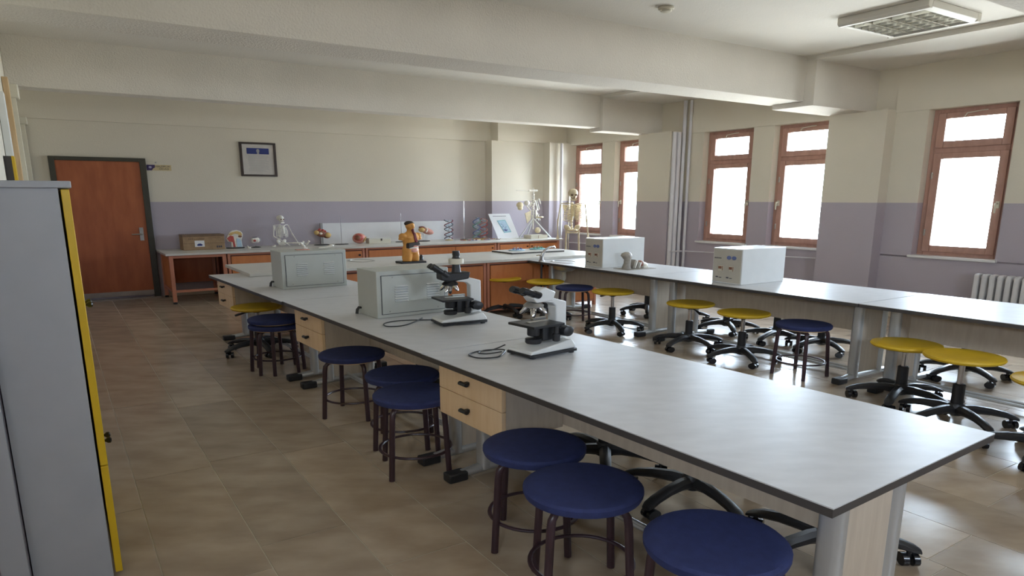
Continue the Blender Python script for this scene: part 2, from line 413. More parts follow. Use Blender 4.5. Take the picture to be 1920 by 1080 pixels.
# windows
def make_window(n, y0, y1, hand):
    w = bpy.data.objects.new('window_%d' % n, None); COL.objects.link(w); w.location = W((XW, y0, .83)); w['kind'] = 'structure'
    h = 1.78; d = y1-y0; fx = .10                                  # local: x into wall, y along
    f = MB()
    f.box(fx, fx+.07, 0, .055, 0, h).box(fx, fx+.07, d-.055, d, 0, h).box(fx, fx+.07, .055, d-.055, 0, .055).box(fx, fx+.07, .055, d-.055, h-.055, h)
    f.box(fx-.004, fx+.07, .055, d-.055, 1.215, 1.36)
    f.build('frame', M['winwood'], w, bevel=.004)
    def sash(za, zb):
        s_ = MB(); a, b = .05, d-.05; t_ = .07
        s_.box(fx-.022, fx+.04, a, a+t_, za, zb).box(fx-.022, fx+.04, b-t_, b, za, zb)
        s_.box(fx-.022, fx+.04, a+t_, b-t_, za, za+t_+.01).box(fx-.022, fx+.04, a+t_, b-t_, zb-t_, zb)
        so = s_.build('sash', M['winwood'], w, bevel=.005)
        MB().box(fx+.012, fx+.018, a+t_-.005, b-t_+.005, za+t_-.005, zb-t_+.005).build('glass_pane', M['glass'], so, smooth=False)
        return so
    lo_ = sash(.05, 1.262); up = sash(1.322, h-.045)
    # lever handle
    hy = .075 if hand > 0 else d-.075
    hb = MB().box(fx-.034, fx-.02, hy-.014, hy+.014, .60, .68); hb.tube([(fx-.035, hy, .655), (fx-.065, hy, .655), (fx-.07, hy, .63), (fx-.07, hy, .545)], [.009,.009,.009,.007], 8)
    hb.build('handle', M['cream'], lo_)
    st = MB().tube([(fx-.024, d*.62, h-.10), (fx-.045, d*.58, h-.07), (fx-.05, d*.42, h-.055), (fx-.03, d*.36, h-.05)], .006, 6)
    st.build('stay_arm', M['cream'], up)
    MB().tube([(fx-.026, d-.06, .25), (fx-.026, d-.06, .33)], .009, 8).tube([(fx-.026, d-.06, .95), (fx-.026, d-.06, 1.03)], .009, 8).build('hinge', M['kick'], lo_)
    MB().box(-.035, fx+.02, -.02, d+.02, -.025, .006).build('window_sill', M['sill'], w, bevel=.004)
for n, ((a_, b_), hd) in enumerate(zip(WINS, (1, -1, 1, -1, 1, -1, 1, -1))): make_window(n+1, a_, b_, hd)

# the door in the back wall
dr = bpy.data.objects.new('door_1', None); COL.objects.link(dr); dr.location = W((.03, YB-.002, 0)); dr['kind'] = 'structure'
MB().box(0, .055, -.05, 0, 0, 2.14).box(.865, .93, -.05, 0, 0, 2.14).box(.055, .865, -.05, 0, 2.085, 2.14).build('frame', M['doorframe'], dr, bevel=.004)
leaf = MB().box(.055, .865, -.03, -.002, .05, 2.085).build('leaf', M['door'], dr)
MB().box(.055, .865, -.034, -.03, .05, .125).build('kick_plate', M['kick'], leaf)
hm = MB().box(.785, .825, -.04, -.03, .90, 1.10); hm.tube([(.805,-.04,1.0),(.805,-.075,1.0),(.80,-.08,1.0),(.70,-.08,1.0)], .010, 8)
hm.build('handle', M['steel'], leaf)
MB().box(.0, .93, -.07, .0, 0, .02).build('threshold', M['kick'], dr)

# ================================================================== THINGS ON WALLS AND CEILING
# framed document
t = thing('framed_document', 'dark framed document with a blue banner hanging on the back wall', 'picture', (2.0, YB, 1.90))
f = MB(); w_, h_ = .435, .545
f.box(0, w_, -.025, -.002, 0, .03).box(0, w_, -.025, -.002, h_-.03, h_).box(0, .03, -.025, -.002, .03, h_-.03).box(w_-.03, w_, -.025, -.002, .03, h_-.03)
f.build('frame', M['frame'], t, bevel=.003)
MB().box(.03, w_-.03, -.012, -.004, .03, h_-.03).build('document', M['mount'], t)
MB().box(.085, .350, -.0135, -.012, .36, .455).build('banner', M['navy'], t)
MB().ell((.218, -.0138, .412), (.020, .001, .030)).box(.205, .232, -.0145, -.0135, .362, .385).build('portrait', M['inkgrey'], t)
ln = MB().box(.15, .29, -.0135, -.012, .468, .474)
for k in range(15):
    zz = .33-.0175*k; ln.box(.09+random.uniform(0,.02), .345-random.uniform(0,.06), -.0135, -.012, zz, zz+.004)
ln.build('text_lines', M['inkgrey'], t)

# door sign: HAZIRLIK ODASI
t = thing('door_sign', 'small brass and purple sign reading HAZIRLIK ODASI beside the door', 'sign', (.97, YB, 1.965))
MB().box(0, .255, -.008, -.002, 0, .085).build('plate', M['gold'], t)
MB().prism([(.0,.0),(.05,.0),(.065,.03),(.085,.045),(.085,.085),(.0,.085)], -.010, -.008).build('emblem_panel', M['purple'], t)
MB().prism([(.035+.018*math.cos(a*PI/3), .048+.018*math.sin(a*PI/3)) for a in range(6)], -.0112, -.010).build('emblem', M['lilac'], t)
text_mesh('HAZIRLIK', .036, 'lettering', M['ink'], t, (.168, -.0085, .060))
text_mesh('ODASI', .036, 'lettering', M['ink'], t, (.178, -.0085, .024))
tag(MB().ell((0,0,0), (.012,.004,.012), 8, 5).build('screw', M['steel'], at=(1.07, YB-.004, 2.085)), 'small grey screw in the wall above the door sign', 'screw')

# conduits on the left wall
def conduit(y, x1, label, z1, boxz):
    t = thing('cable_conduit', label, 'conduit', (XL, y, 0))
    MB().box(.002, x1, 0, .07, .02, z1).build('channel', M['cream'], t, bevel=.003)
    MB().box(.002, x1+.025, -.02, .12, boxz[0], boxz[1]).build('junction_box', M['cream'], t, bevel=.012)
conduit(9.02, .055, 'cream cable conduit in the corner beside the door', 2.56, (2.55, 2.65))
conduit(6.74, .055, 'cream cable conduit with a large box under the far ceiling beam', 2.56, (2.55, 2.69))
tag(MB().box(0, .035, 0, .14, 0, 2.62).build('wooden_plank', M['woodplank'], at=(XL+.002, 6.1, .02), bevel=.003), 'bare pine plank fixed upright on the left wall', 'plank')
tag(MB().box(0, .035, 0, .12, 0, 2.3).build('white_post', M['white'], at=(XL+.002, 4.9, .02), bevel=.003), 'white upright post on the left wall above the near cabinet', 'post')
for (y, z1, x1, lab) in ((4.6, 1.84, .045, 'yellow edged board on the left wall right behind the white post'), (7.3, 1.80, .028, 'short yellow edged board on the left wall beside the far conduit')):
    t = thing('wall_board', lab, 'board', (XL+.002, y, 1.1))
    MB().box(0, x1-.012, 0, .16, 0, z1-1.1).build('board', M['lam_edge'], t)
    MB().box(x1-.012, x1, -.004, .164, 0, z1-1.1).build('yellow_edge', M['cabyellow'], t)

# ceiling lights and detector
def lamp(at, label, sx=.70, sy=.62):
    t = thing('ceiling_light', label, 'ceiling light', at, 'louvred ceiling lights')
    b = MB(); hx, hy, H = sx/2, sy/2, .075
    b.prism([(-hx,-H+.02),(-hx+.02,-H),(-hx+.05,-H),(-hx+.05,0),(-hx,0)], -hy, hy)
    b.prism([(hx,-H+.02),(hx,0),(hx-.05,0),(hx-.05,-H),(hx-.02,-H)], -hy, hy)
    b.prism([(-hy,-H+.02),(-hy+.02,-H),(-hy+.05,-H),(-hy+.05,0),(-hy,0)], -hx+.05, hx-.05, 'x')
    b.prism([(hy,-H+.02),(hy,0),(hy-.05,0),(hy-.05,-H),(hy-.02,-H)], -hx+.05, hx-.05, 'x')
    b.box(-hx+.05, hx-.05, -hy+.05, hy-.05, -.012, -.001)
    b.build('housing', M['lampbody'], t, bevel=.004)
    MB().box(-hx+.055, hx-.055, -hy+.055, hy-.055, -.02, -.012).build('reflector_tray', M['lampdark'], t)
    for k in range(4):
        yy = -hy+.05+(sy-.1)*(k+.5)/4
        MB().tube([(-hx+.07, yy, -.036), (hx-.07, yy, -.036)], .012, 8).build('fluorescent_tube', M['tubelamp'], t)
    for k in range(1, 7):
        xx = -hx+.05+(sx-.1)*k/7
        MB().box(xx-.003, xx+.003, -hy+.05, hy-.05, -H, -.03).build('louver', M['louver'], t)
    for k in range(1, 4):
        yy = -hy+.05+(sy-.1)*k/4
        MB().box(-hx+.05, hx-.05, yy-.006, yy+.006, -H+.002, -.034).build('louver', M['louver'], t)
    return t
L1 = lamp((5.13, 2.82, 3.203), 'white louvred square ceiling light above the right benches')
copy_tree(L1, (3.17, 2.86, 3.203), 'louvred ceiling light only just showing at the top edge of the photo')
t = thing('smoke_detector', 'round cream smoke detector on the ceiling', 'smoke detector', (3.56, 3.58, 3.204))
MB().lathe([(.048,-.022),(.052,-.018),(.052,-.001)]).build('base', M['cream'], t)
MB().lathe([(.020,-.045),(.034,-.040),(.040,-.022)]).build('sensor_head', M['cream'], t)

# heating pipes at the window columns
t = thing('heating_pipes', 'white vertical heating pipes running down the column between windows', 'pipes', (6.70, 6.365, 0))
for (dx, dy, r, z0, z1) in ((-.07, .045, .028, .02, 2.63), (.0, .04, .030, .02, 2.63), (.075, .03, .024, .02, 3.14), (.100, -.045, .018, .02, 3.14)):
    MB().tube([(dx, dy, z0), (dx, dy, z1)], r, 14).build('pipe', M['pipe'], t)
MB().tube([(-.10, .0, .64), (.10, -.02, .64)], .013, 8).build('bracket', M['pipe'], t)
t = thing('branch_pipe', 'thin horizontal pipe along the window wall from the column', 'pipe', (6.80, 4.36, .70))
MB().tube([(0, 0, .0), (0, 2.05, -.06)], .010, 8).build('pipe', M['pipe'], t)
t = thing('branch_pipe', 'thin horizontal pipe low on the wall beneath the farthest windows', 'pipe', (6.80, 7.06, .66))
MB().tube([(0, 0, .0), (0, 1.68, -.04)], .010, 8).build('pipe', M['pipe'], t)
t = thing('corner_pipe', 'white pipe rising in the far corner of the room', 'pipe', (6.62, 8.73, 0))
MB().tube([(0, 0, .02), (0, 0, 2.64)], .022, 12).build('pipe', M['pipe'], t)

# radiator
t = thing('radiator', 'white ribbed radiator under the nearest window', 'radiator', (6.70, 2.82, 0))
for k in range(19):
    y = -.061*k-.03
    s_ = MB()
    s_.prism(rrect(-.055, .055, .10, .685, .03, 3), y-.021, y+.021)
    s_.build('section', M['radiator'], t, bevel=.01)
MB().tube([(0,-.0,.14),(0,-1.16,.14)], .016, 8).tube([(0,-.0,.645),(0,-1.16,.645)], .016, 8).build('header_pipe', M['radiator'], t)
MB().tube([(0,-.02,.12),(0,-.02,0)], .012, 8).tube([(0,-1.15,.12),(0,-1.15,0)], .012, 8).build('foot', M['radiator'], t)

# ================================================================== LEFT CABINETS
def cabinet(y0, label):
    t = thing('storage_cabinet', label, 'cabinet', (XL, y0, 0))
    d = .79
    MB().box(.003, .20, 0, .018, 0, 1.585).box(.003, .20, d-.018, d, 0, 1.585).box(.003, .012, .018, d-.018, 0, 1.585).box(.012, .195, .018, d-.018, .03, .05).box(.012, .195, .018, d-.018, .52, .54).box(.012, .195, .018, d-.018, 1.05, 1.07).build('body', M['cabgrey'], t)
    MB().box(.003, .232, -.012, d, 1.585, 1.61).build('top', M['cabgrey'], t, bevel=.003)
    for (za, zb) in ((.03, .497), (.503, 1.58)):
        for k in (0, 1):
            a = .002+k*.394
            dd = MB().box(.206, .226, a, a+.391, za, zb).build('door', M['cabyellow'], t, bevel=.002)
            yy = a+.36 if k == 0 else a+.03
            zk = 1.09 if za > .4 else .455
            kb = MB(); kb.tube([(.226,yy,zk),(.236,yy,zk),(.242,yy,zk),(.250,yy,zk),(.254,yy,zk)], [.006,.006,.013,.014,.008], 12)
            kb.build('knob', M['blackgloss'], dd)
    return t
C1 = cabinet(2.275, 'grey storage cabinet with yellow doors at the left edge')

# ================================================================== TABLES
def lab_table(at, rz, label, length, group, drawers, cap_side=1):
    """table; local x from aisle edge inward 0...79, y from near end 0...length"""
    t = thing('laboratory_table', label, 'table', at, group)
    g = lambda mb: mb.turn(rz)
    Z = .72; Wd = .79
    g(MB().box(0, Wd, .0015, length-.0015, Z-.004, Z)).build('laminate_top', M['laminate'], t, smooth=False)
    g(MB().box(0.0005, Wd-.0005, .002, length-.002, Z-.030, Z-.004)).build('core_edge', M['lam_edge'], t, smooth=False)
    for yy in (.115, length-.115):
        lg = MB()
        for xx in (.20, .475):
            lg.prism(rrect(xx, xx+.045, yy-.032, yy+.032, .018, 4), .035, Z-.03, 'z')
        lo = g(lg).build('leg', M['alu'], t)
        g(MB().box(.242, .478, yy-.014, yy+.014, .05, Z-.03)).build('panel', M['maple_dark'], lo)
        g(MB().tube([(.11, yy, .032), (.24, yy, .044), (.48, yy, .044), (.66, yy, .032)], [.022,.028,.028,.022], 12)).build('foot_bar', M['alu'], lo)
        for (xa, xb) in ((.04, .13), (.64, .73)):
            g(MB().box(xa, xb, yy-.030, yy+.030, .0, .052)).build('foot_cap', M['black'], lo, bevel=.008)
    g(MB().box(.335, .353, .147, length-.147, .41, Z-.03)).build('modesty_panel', M['maple_dark'], t)
    g(MB().tube([(.36, .115, .044), (.36, length-.115, .044)], .014, 8).tube([(.34, .115, .075), (.34, length-.115, .075)], .010, 8)).build('floor_rail', M['alu'], t)
    if drawers:
        y1 = length-.07; y0 = y1-.44
        un = g(MB().box(.065, .33, y0, y1, .40, Z-.031)).build('drawer_unit', M['maple_dark'], t)
        for (za, zb) in ((.40, .541), (.545, .687)):
            dd = g(MB().box(.045, .064, y0-.002, y1+.002, za, zb)).build('drawer', M['maple'], t, bevel=.0015)
            ym = (y0+y1)/2; zm = (za+zb)/2+.01
            g(MB().box(.030, .045, ym-.008, ym+.008, zm-.008, zm+.008).tube([(.022, ym-.024, zm), (.022, ym+.024, zm)], .0105, 10)).build('drawer_knob', M['black'], dd)
    return t
GL = 'tables of the left bench'; GR = 'tables of the right bench'
lab_table((1.254, .721, 0), .040, 'nearest grey laminate table of the left bench, empty topped', 1.766, GL, True)
lab_table((1.186, 2.489, 0), .043, 'middle left bench table carrying both microscopes', 1.765, GL, True)
lab_table((1.100, 4.256, 0), .050, 'farthest left bench table under the far louvred box', 1.83, GL, True)
lab_table((3.965, .452, 0), 0, 'nearest table of the right bench, running out of the photo', 1.82, GR, False)
lab_table((3.965, 2.276, 0), 0, 'middle right bench table with a control box on it', 1.82, GR, False)
RT = lab_table((3.975, 4.100, 0), 0, 'farthest right bench table with the sink and tap', 1.69, GR, False)

# ---- cross bench (middle) and back counter
def cab_unit(at, w, d, h, label, group, doors, drawer_row=False, knob=True, gapx=.0):
    t = thing('base_cabinet', label, 'cabinet', at, group)
    MB().box(.025, w-.025, .025, d, .06, h-.01).build('body', M['orange_dark'], t)
    fr_ = MB().box(0, .03, 0, .035, 0, h).box(w-.03, w, 0, .035, 0, h).box(.03, w-.03, .004, .03, h-.03, h).box(.03, w-.03, .004, .03, .06, .085)
    fr_.box(0, .03, d-.035, d, 0, h).box(w-.03, w, d-.035, d, 0, h)
    fr_.build('frame', M['orange_frame'], t, bevel=.003)
    n = doors; ww = (w-.07)/n
    for k in range(n):
        a = .035+ww*k
        zt = h-.045
        if drawer_row:
            d2 = MB().box(a+.004, a+ww-.004, -.004, .02, h-.20, zt).build('drawer', M['orange'], t, bevel=.002)
            MB().box(a+ww-.05, a+ww-.025, -.018, -.004, h-.125, h-.10).build('knob', M['blackgloss'], d2)
            zt = h-.208
        d1 = MB().box(a+.004, a+ww-.004, -.004, .02, .09, zt).build('door', M['orange'], t, bevel=.002)
        xx = a+ww-.05 if k % 2 == 0 else a+.03
        MB().box(xx, xx+.02, -.018, -.004, zt-.06, zt-.04).build('knob', M['blackgloss'], d1)
    return t
# middle cross bench
ZM = .755
tag(MB().box(1.255, 4.99, 5.74, 6.68, ZM-.034, ZM).build('worktop', M['white_top'], bevel=.003), 'long white worktop of the middle cross bench', 'worktop')
GM = 'orange cabinets under the middle cross bench'
cab_unit((1.86, 5.81, 0), .52, .82, ZM-.036, 'narrow orange cabinet at the left end of the middle cross bench', GM, 1, True)
cab_unit((2.39, 5.81, 0), 1.11, .82, ZM-.036, 'orange cabinet under the torso model', GM, 2)
cab_unit((3.51, 5.81, 0), 1.40, .82, ZM-.036, 'orange cabinet behind the leftmost yellow stool by the sink', GM, 2)
# back counter
ZC = .75
wt = MB().box(.966, 5.495, 8.32, YB-.003, ZC-.03, ZC).box(5.495, 6.36, 8.32, 8.945, ZC-.03, ZC)
tag(wt.build('worktop', M['white_top'], bevel=.003), 'long white worktop of the back wall counter full of models', 'worktop')
t = thing('open_bench_frame', 'open orange metal bench frame at the left end beside the door', 'bench', (1.0, 8.36, 0))
h = ZC-.032
for (xx, yy) in ((0, 0), (.55, 0), (0, .68), (.55, .68)):
    l = MB().box(xx, xx+.04, yy, yy+.04, .03, h).build('leg', M['orange_frame'], t, bevel=.003)
    MB().lathe([(.022,0),(.022,.02),(.012,.03)], (xx+.02, yy+.02, 0), 10).build('foot', M['black'], l)
MB().box(.04, .55, .0, .03, h-.04, h).box(.04, .55, .69, .72, h-.04, h).box(0, .03, .04, .68, h-.04, h).box(.56, .59, .04, .68, h-.04, h).build('top_rail', M['orange_frame'], t)
MB().box(.04, .55, .005, .03, .17, .205).box(.005, .03, .04, .68, .17, .205).box(.56, .585, .04, .68, .17, .205).build('lower_rail', M['orange_frame'], t)
MB().box(.04, .55, .66, .675, .22, h-.04).build('back_panel', M['door'], t)
MB().box(.008, .02, .05, .67, .22, h-.04).build('side_panel', M['orange'], t)
GB = 'orange cabinets under the back counter'
cab_unit((1.605, 8.36, 0), 1.64, .74, h, 'orange back counter cabinet behind the far louvred box', GB, 2, True)
cab_unit((3.26, 8.36, 0), 1.95, .74, h, 'widest orange back counter cabinet, below the heart models', GB, 3)
cab_unit((5.23, 8.36, 0), 1.09, .56, h, 'orange cabinet at the window end of the back counter', GB, 2)

# ================================================================== STOOLS
def blue_stool(at, zs, ang, label, group='blue round stools'):
    t = thing('round_stool', label, 'stool', at, group)
    R = .175
    MB().lathe([(R-.02, zs-.042),(R-.004, zs-.038),(R, zs-.026),(R, zs-.012),(R-.008, zs-.003),(R-.03, zs),(.02, zs)], n=40).build('seat', M['blue'], t)
    MB().lathe([(R-.03, zs-.052),(R-.022, zs-.045),(R-.022, zs-.040)], n=28).build('seat_board', M['maple'], t)
    zt = zs-.055
    for k in range(4):
        a = ang+k*PI/2; c, s_ = math.cos(a), math.sin(a)
        pts = [(.03*c, .03*s_, zt), (.11*c, .11*s_, zt), (.135*c, .135*s_, zt-.006), (.150*c, .150*s_, zt-.025), (.155*c, .155*s_, zt-.06), (.172*c, .172*s_, .002)]
        MB().tube(pts, .0125, 10).build('leg', M['tube'], t)
    MB().ring((0, 0, .135), .153, .0075, 36, 8).build('footrest_ring', M['tube'], t)
    return t
def swivel_stool(at, zs, ang, label, group='yellow swivel stools', lever=.6):
    t = thing('swivel_stool', label, 'stool', at, group)
    R = .185
    MB().lathe([(.06, zs-.044),(R-.03, zs-.040),(R-.006, zs-.030),(R, zs-.018),(R-.005, zs-.007),(R-.03, zs),(R-.07, zs-.003),(.02, zs-.009)], n=40).build('seat', M['yellow'], t)
    MB().lathe([(.022, zs-.075),(.05, zs-.055),(.055, zs-.046)], n=16).build('seat_plate', M['black'], t)
    MB().lathe([(.0145, .24),(.0145, zs-.06)], n=14).build('gas_column', M['chrome'], t)
    MB().lathe([(.030, .13),(.029, .285),(.024, .29)], n=16).build('column_cover', M['black'], t)
    c, s_ = math.cos(lever), math.sin(lever)
    MB().tube([(.02*c,.02*s_,zs-.062),(.08*c,.08*s_,zs-.07),(.13*c,.13*s_,zs-.085),(.155*c,.155*s_,zs-.095)], [.006,.006,.012,.010], 8).build('height_lever', M['black'], t)
    hub = MB().lathe([(.028,.065),(.042,.075),(.044,.13),(.032,.15)], n=18).build('hub', M['black'], t)
    for k in range(5):
        a = ang+k*2*PI/5; c, s_ = math.cos(a), math.sin(a)
        arm = MB()
        prof = [(.02,.105,.028,.036),(.08,.114,.027,.031),(.16,.108,.026,.026),(.225,.093,.025,.022),(.262,.078,.025,.018),(.282,.068,.018,.011)]
        vs = []; fs = []; n = 8
        for (r_, z_, w2, h2) in prof:
            for j in range(n):
                b_ = 2*PI*j/n+PI/8; o1, o2 = w2*math.cos(b_), h2*math.sin(b_)
                vs.append((r_*c-o1*s_, r_*s_+o1*c, z_+o2))
        for i_ in range(len(prof)-1):
            for j in range(n): fs.append((i_*n+j, i_*n+(j+1)%n, (i_+1)*n+(j+1)%n, (i_+1)*n+j))
        fs.append(tuple(range(n-1,-1,-1))); fs.append(tuple((len(prof)-1)*n+j for j in range(n)))
        arm.add(vs, fs)
        ao = arm.build('base_arm', M['black'], t)
        cs = MB(); x_, y_ = .250*c, .250*s_; ca = a+.9+k
        u_, w_ = math.cos(ca), math.sin(ca)
        for sd in (-1, 1):
            cs.tube([(x_-w_*.008*sd, y_+u_*.008*sd, .028), (x_-w_*.026*sd, y_+u_*.026*sd, .028)], .028, 14)
        cs.tube([(x_, y_, .03), (x_, y_, .075)], .009, 8)
        cs.build('caster', M['blackgloss'], ao)
    return t
blue_stool((1.250, 1.005, 0), .465, .55, 'blue round stool nearest the camera at the bottom edge')
blue_stool((1.188, 1.440, 0), .465, .30, 'blue round stool second nearest, overlapping the one behind')
blue_stool((1.262, 1.790, 0), .465, .10, 'blue round stool third from the camera, beside a foot cap')
blue_stool((1.195, 2.590, 0), .465, .50, 'faded blue stool with worn seat partly hidden by the near drawers')
blue_stool((1.292, 2.925, 0), .465, .25, 'blue round stool between the worn stool and the middle drawers')
blue_stool((1.252, 3.485, 0), .465, .05, 'blue round stool standing alone below the near louvred box')
blue_stool((1.165, 4.70, 0), .440, .60, 'lower blue stool of the stacked pair beside the middle drawers')
blue_stool((1.165, 4.70, 0), .497, 1.18, 'upper blue stool of the stacked pair beside the middle drawers')
blue_stool((4.03, 2.665, 0), .475, .75, 'blue stool in front of the right bench between yellow stools')
blue_stool((3.97, 5.01, 0), .475, .35, 'blue stool by the sink among yellow stools')
swivel_stool((1.20, 5.36, 0), .485, 3.5, 'yellow swivel stool at the far left end of the left bench', lever=2.9)
swivel_stool((3.81, 1.60, 0), .50, .35, 'yellow swivel stool second from the right edge, right bench', lever=1.5)
swivel_stool((3.96, 1.965, 0), .475, .9, 'yellow swivel stool touching the one at its right, near right bench', lever=.8)
swivel_stool((3.62, 1.12, 0), .50, .7, 'yellow swivel stool cut off by the right edge of the photo', lever=2.8)
swivel_stool((4.045, 3.155, 0), .485, .4, 'yellow swivel stool just left of the blue stool, right bench', lever=2.8)
swivel_stool((4.07, 3.68, 0), .485, .8, 'yellow swivel stool in front of the paired table legs', lever=4.4)
swivel_stool((4.02, 4.53, 0), .49, .55, 'yellow swivel stool below the taupe model, right bench', lever=1.6)
swivel_stool((3.92, 5.40, 0), .50, .2, 'yellow swivel stool under the sink beside the tap', lever=3.0)
swivel_stool((3.715, 5.84, 0), .50, .9, 'leftmost yellow stool before the cross bench cabinets', lever=.0)
# pushed in on the far sides: only their bases show
GH = 'yellow swivel stools pushed in, only bases showing'
for (p, a, l) in (((1.90, 2.16, 0), .25, 'swivel stool base under the left bench behind third blue stool'),
                  ((1.95, 1.70, 0), .75, 'swivel stool base under the left bench behind second blue stool'),
                  ((1.99, 1.16, 0), .45, 'swivel stool base under the left bench end beside the nearest blue stool'),
                  ((1.72, 3.62, 0), .5, 'swivel stool base under the middle left bench table behind the lone blue stool')):
    swivel_stool(p, .47, a, l, GH)
for (p, a, l) in (((4.86, 3.97, 0), .3, 'swivel stool behind the right bench, seen past paired table legs'),
                  ((4.84, 3.44, 0), .8, 'swivel stool base behind the right bench above the middle yellow stool'),
                  ((4.84, 3.04, 0), .5, 'swivel stool base behind the right bench beyond the blue stool'),
                  ((4.92, 5.02, 0), .2, 'swivel stool base behind the far right bench table, left one'),
                  ((4.90, 4.55, 0), .7, 'swivel stool base behind the far right bench table, right one'),
                  ((4.86, 2.03, 0), .4, 'swivel stool base behind the near right bench table')):
    swivel_stool(p, .47, a, l, GH)

# ================================================================== EQUIPMENT BOXES
ZT = .7205
def louvred_box(at, rz, label, w=.46, d=.25, hh=.345):
    t = thing('louvred_box', label, 'equipment box', at, 'grey louvred equipment boxes')
    g = lambda mb: mb.turn(rz)
    g(MB().box(0, w, 0, d, 0, hh)).build('casing', M['equip'], t, bevel=.004)
    dr_ = g(MB().box(.028, w-.028, -.006, 0, .028, hh-.034)).build('rear_panel', M['equip'], t, bevel=.0015)
    g(MB().box(.024, w-.024, -.0015, .0, .024, hh-.030)).build('panel_gap', M['ink'], t)
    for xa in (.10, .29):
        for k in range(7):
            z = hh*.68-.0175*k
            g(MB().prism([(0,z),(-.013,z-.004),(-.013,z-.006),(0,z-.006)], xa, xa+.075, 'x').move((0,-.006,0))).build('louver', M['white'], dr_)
            g(MB().box(xa, xa+.075, -.0068, -.006, z-.0115, z-.006)).build('slot', M['inkgrey'], dr_)  # dark strip painted as shade in the recess below each louver
    for (sx_, sz_) in ((.07,.045),(w-.07,.045),(.09,hh-.045),(w-.08,hh-.045)):
        g(MB().ell((sx_,-.007,sz_),(.005,.003,.005),8,5)).build('screw', M['steel'], dr_)
    g(MB().tube([(.0,d-.035,.045),(-.012,d-.035,.05),(-.022,d-.035,.035),(-.026,d-.035,.004)], .009, 8)).build('power_cable', M['black'], t)
    return t
B1 = louvred_box((1.262, 4.80, ZT), .02, 'grey louvred box standing far along the left bench')
B2 = louvred_box((1.352, 3.345, ZT), .05, 'grey louvred box behind the black trinocular microscope', .43, .24, .33)
def control_box(at, label, w, d, hh):
    t = thing('control_box', label, 'equipment box', at, 'white control boxes with dials')
    MB().box(0, w, 0, d, 0, hh).build('casing', M['white'], t, bevel=.004)
    MB().box(-.003, 0, .008, d-.008, .012, hh-.010).build('control_panel', M['equip_side'], t)
    for yy in (.44, .27):
        MB().tube([(-.003, d*yy, hh*.74), (-.007, d*yy, hh*.74)], .019, 18).build('dial', M['bluedial'], t)
    for yy in (.70, .34):
        fr2 = MB(); y0, z0 = d*yy, hh*.43
        fr2.box(-.007, -.003, y0-.022, y0+.022, z0-.026, z0+.026)
        so = fr2.build('socket', M['cream'], t, bevel=.001)
        MB().box(-.010, -.007, y0-.020, y0-.016, z0-.022, z0+.022).box(-.010, -.007, y0-.008, y0+.018, z0-.006, z0+.018).build('socket_hole', M['brownpatch'], so)
    mk = MB()
    for k in range(5): mk.box(-.0045, -.003, d*.90-.013*k, d*.90-.013*k+.008, hh*.70, hh*.70+.010)
    for yy in (.78, .42): mk.box(-.0045, -.003, d*yy-.0, d*yy+.022, hh*.155, hh*.155+.012).box(-.0045, -.003, d*yy-.030, d*yy-.008, hh*.15, hh*.15+.007)
    mk.build('printed_marks', M['ink'], t)
    for k in range(3): MB().box(-.0045, -.003, d*(.36+.0*k)-.001, d*.36+.001, hh*.68, hh*.80)
    return t
control_box((4.070, 4.735, ZT), 'white control box behind the taupe model on the right bench', .50, .25, .348)
control_box((4.093, 3.238, ZT), 'white control box alone on the middle right bench table', .49, .268, .345)

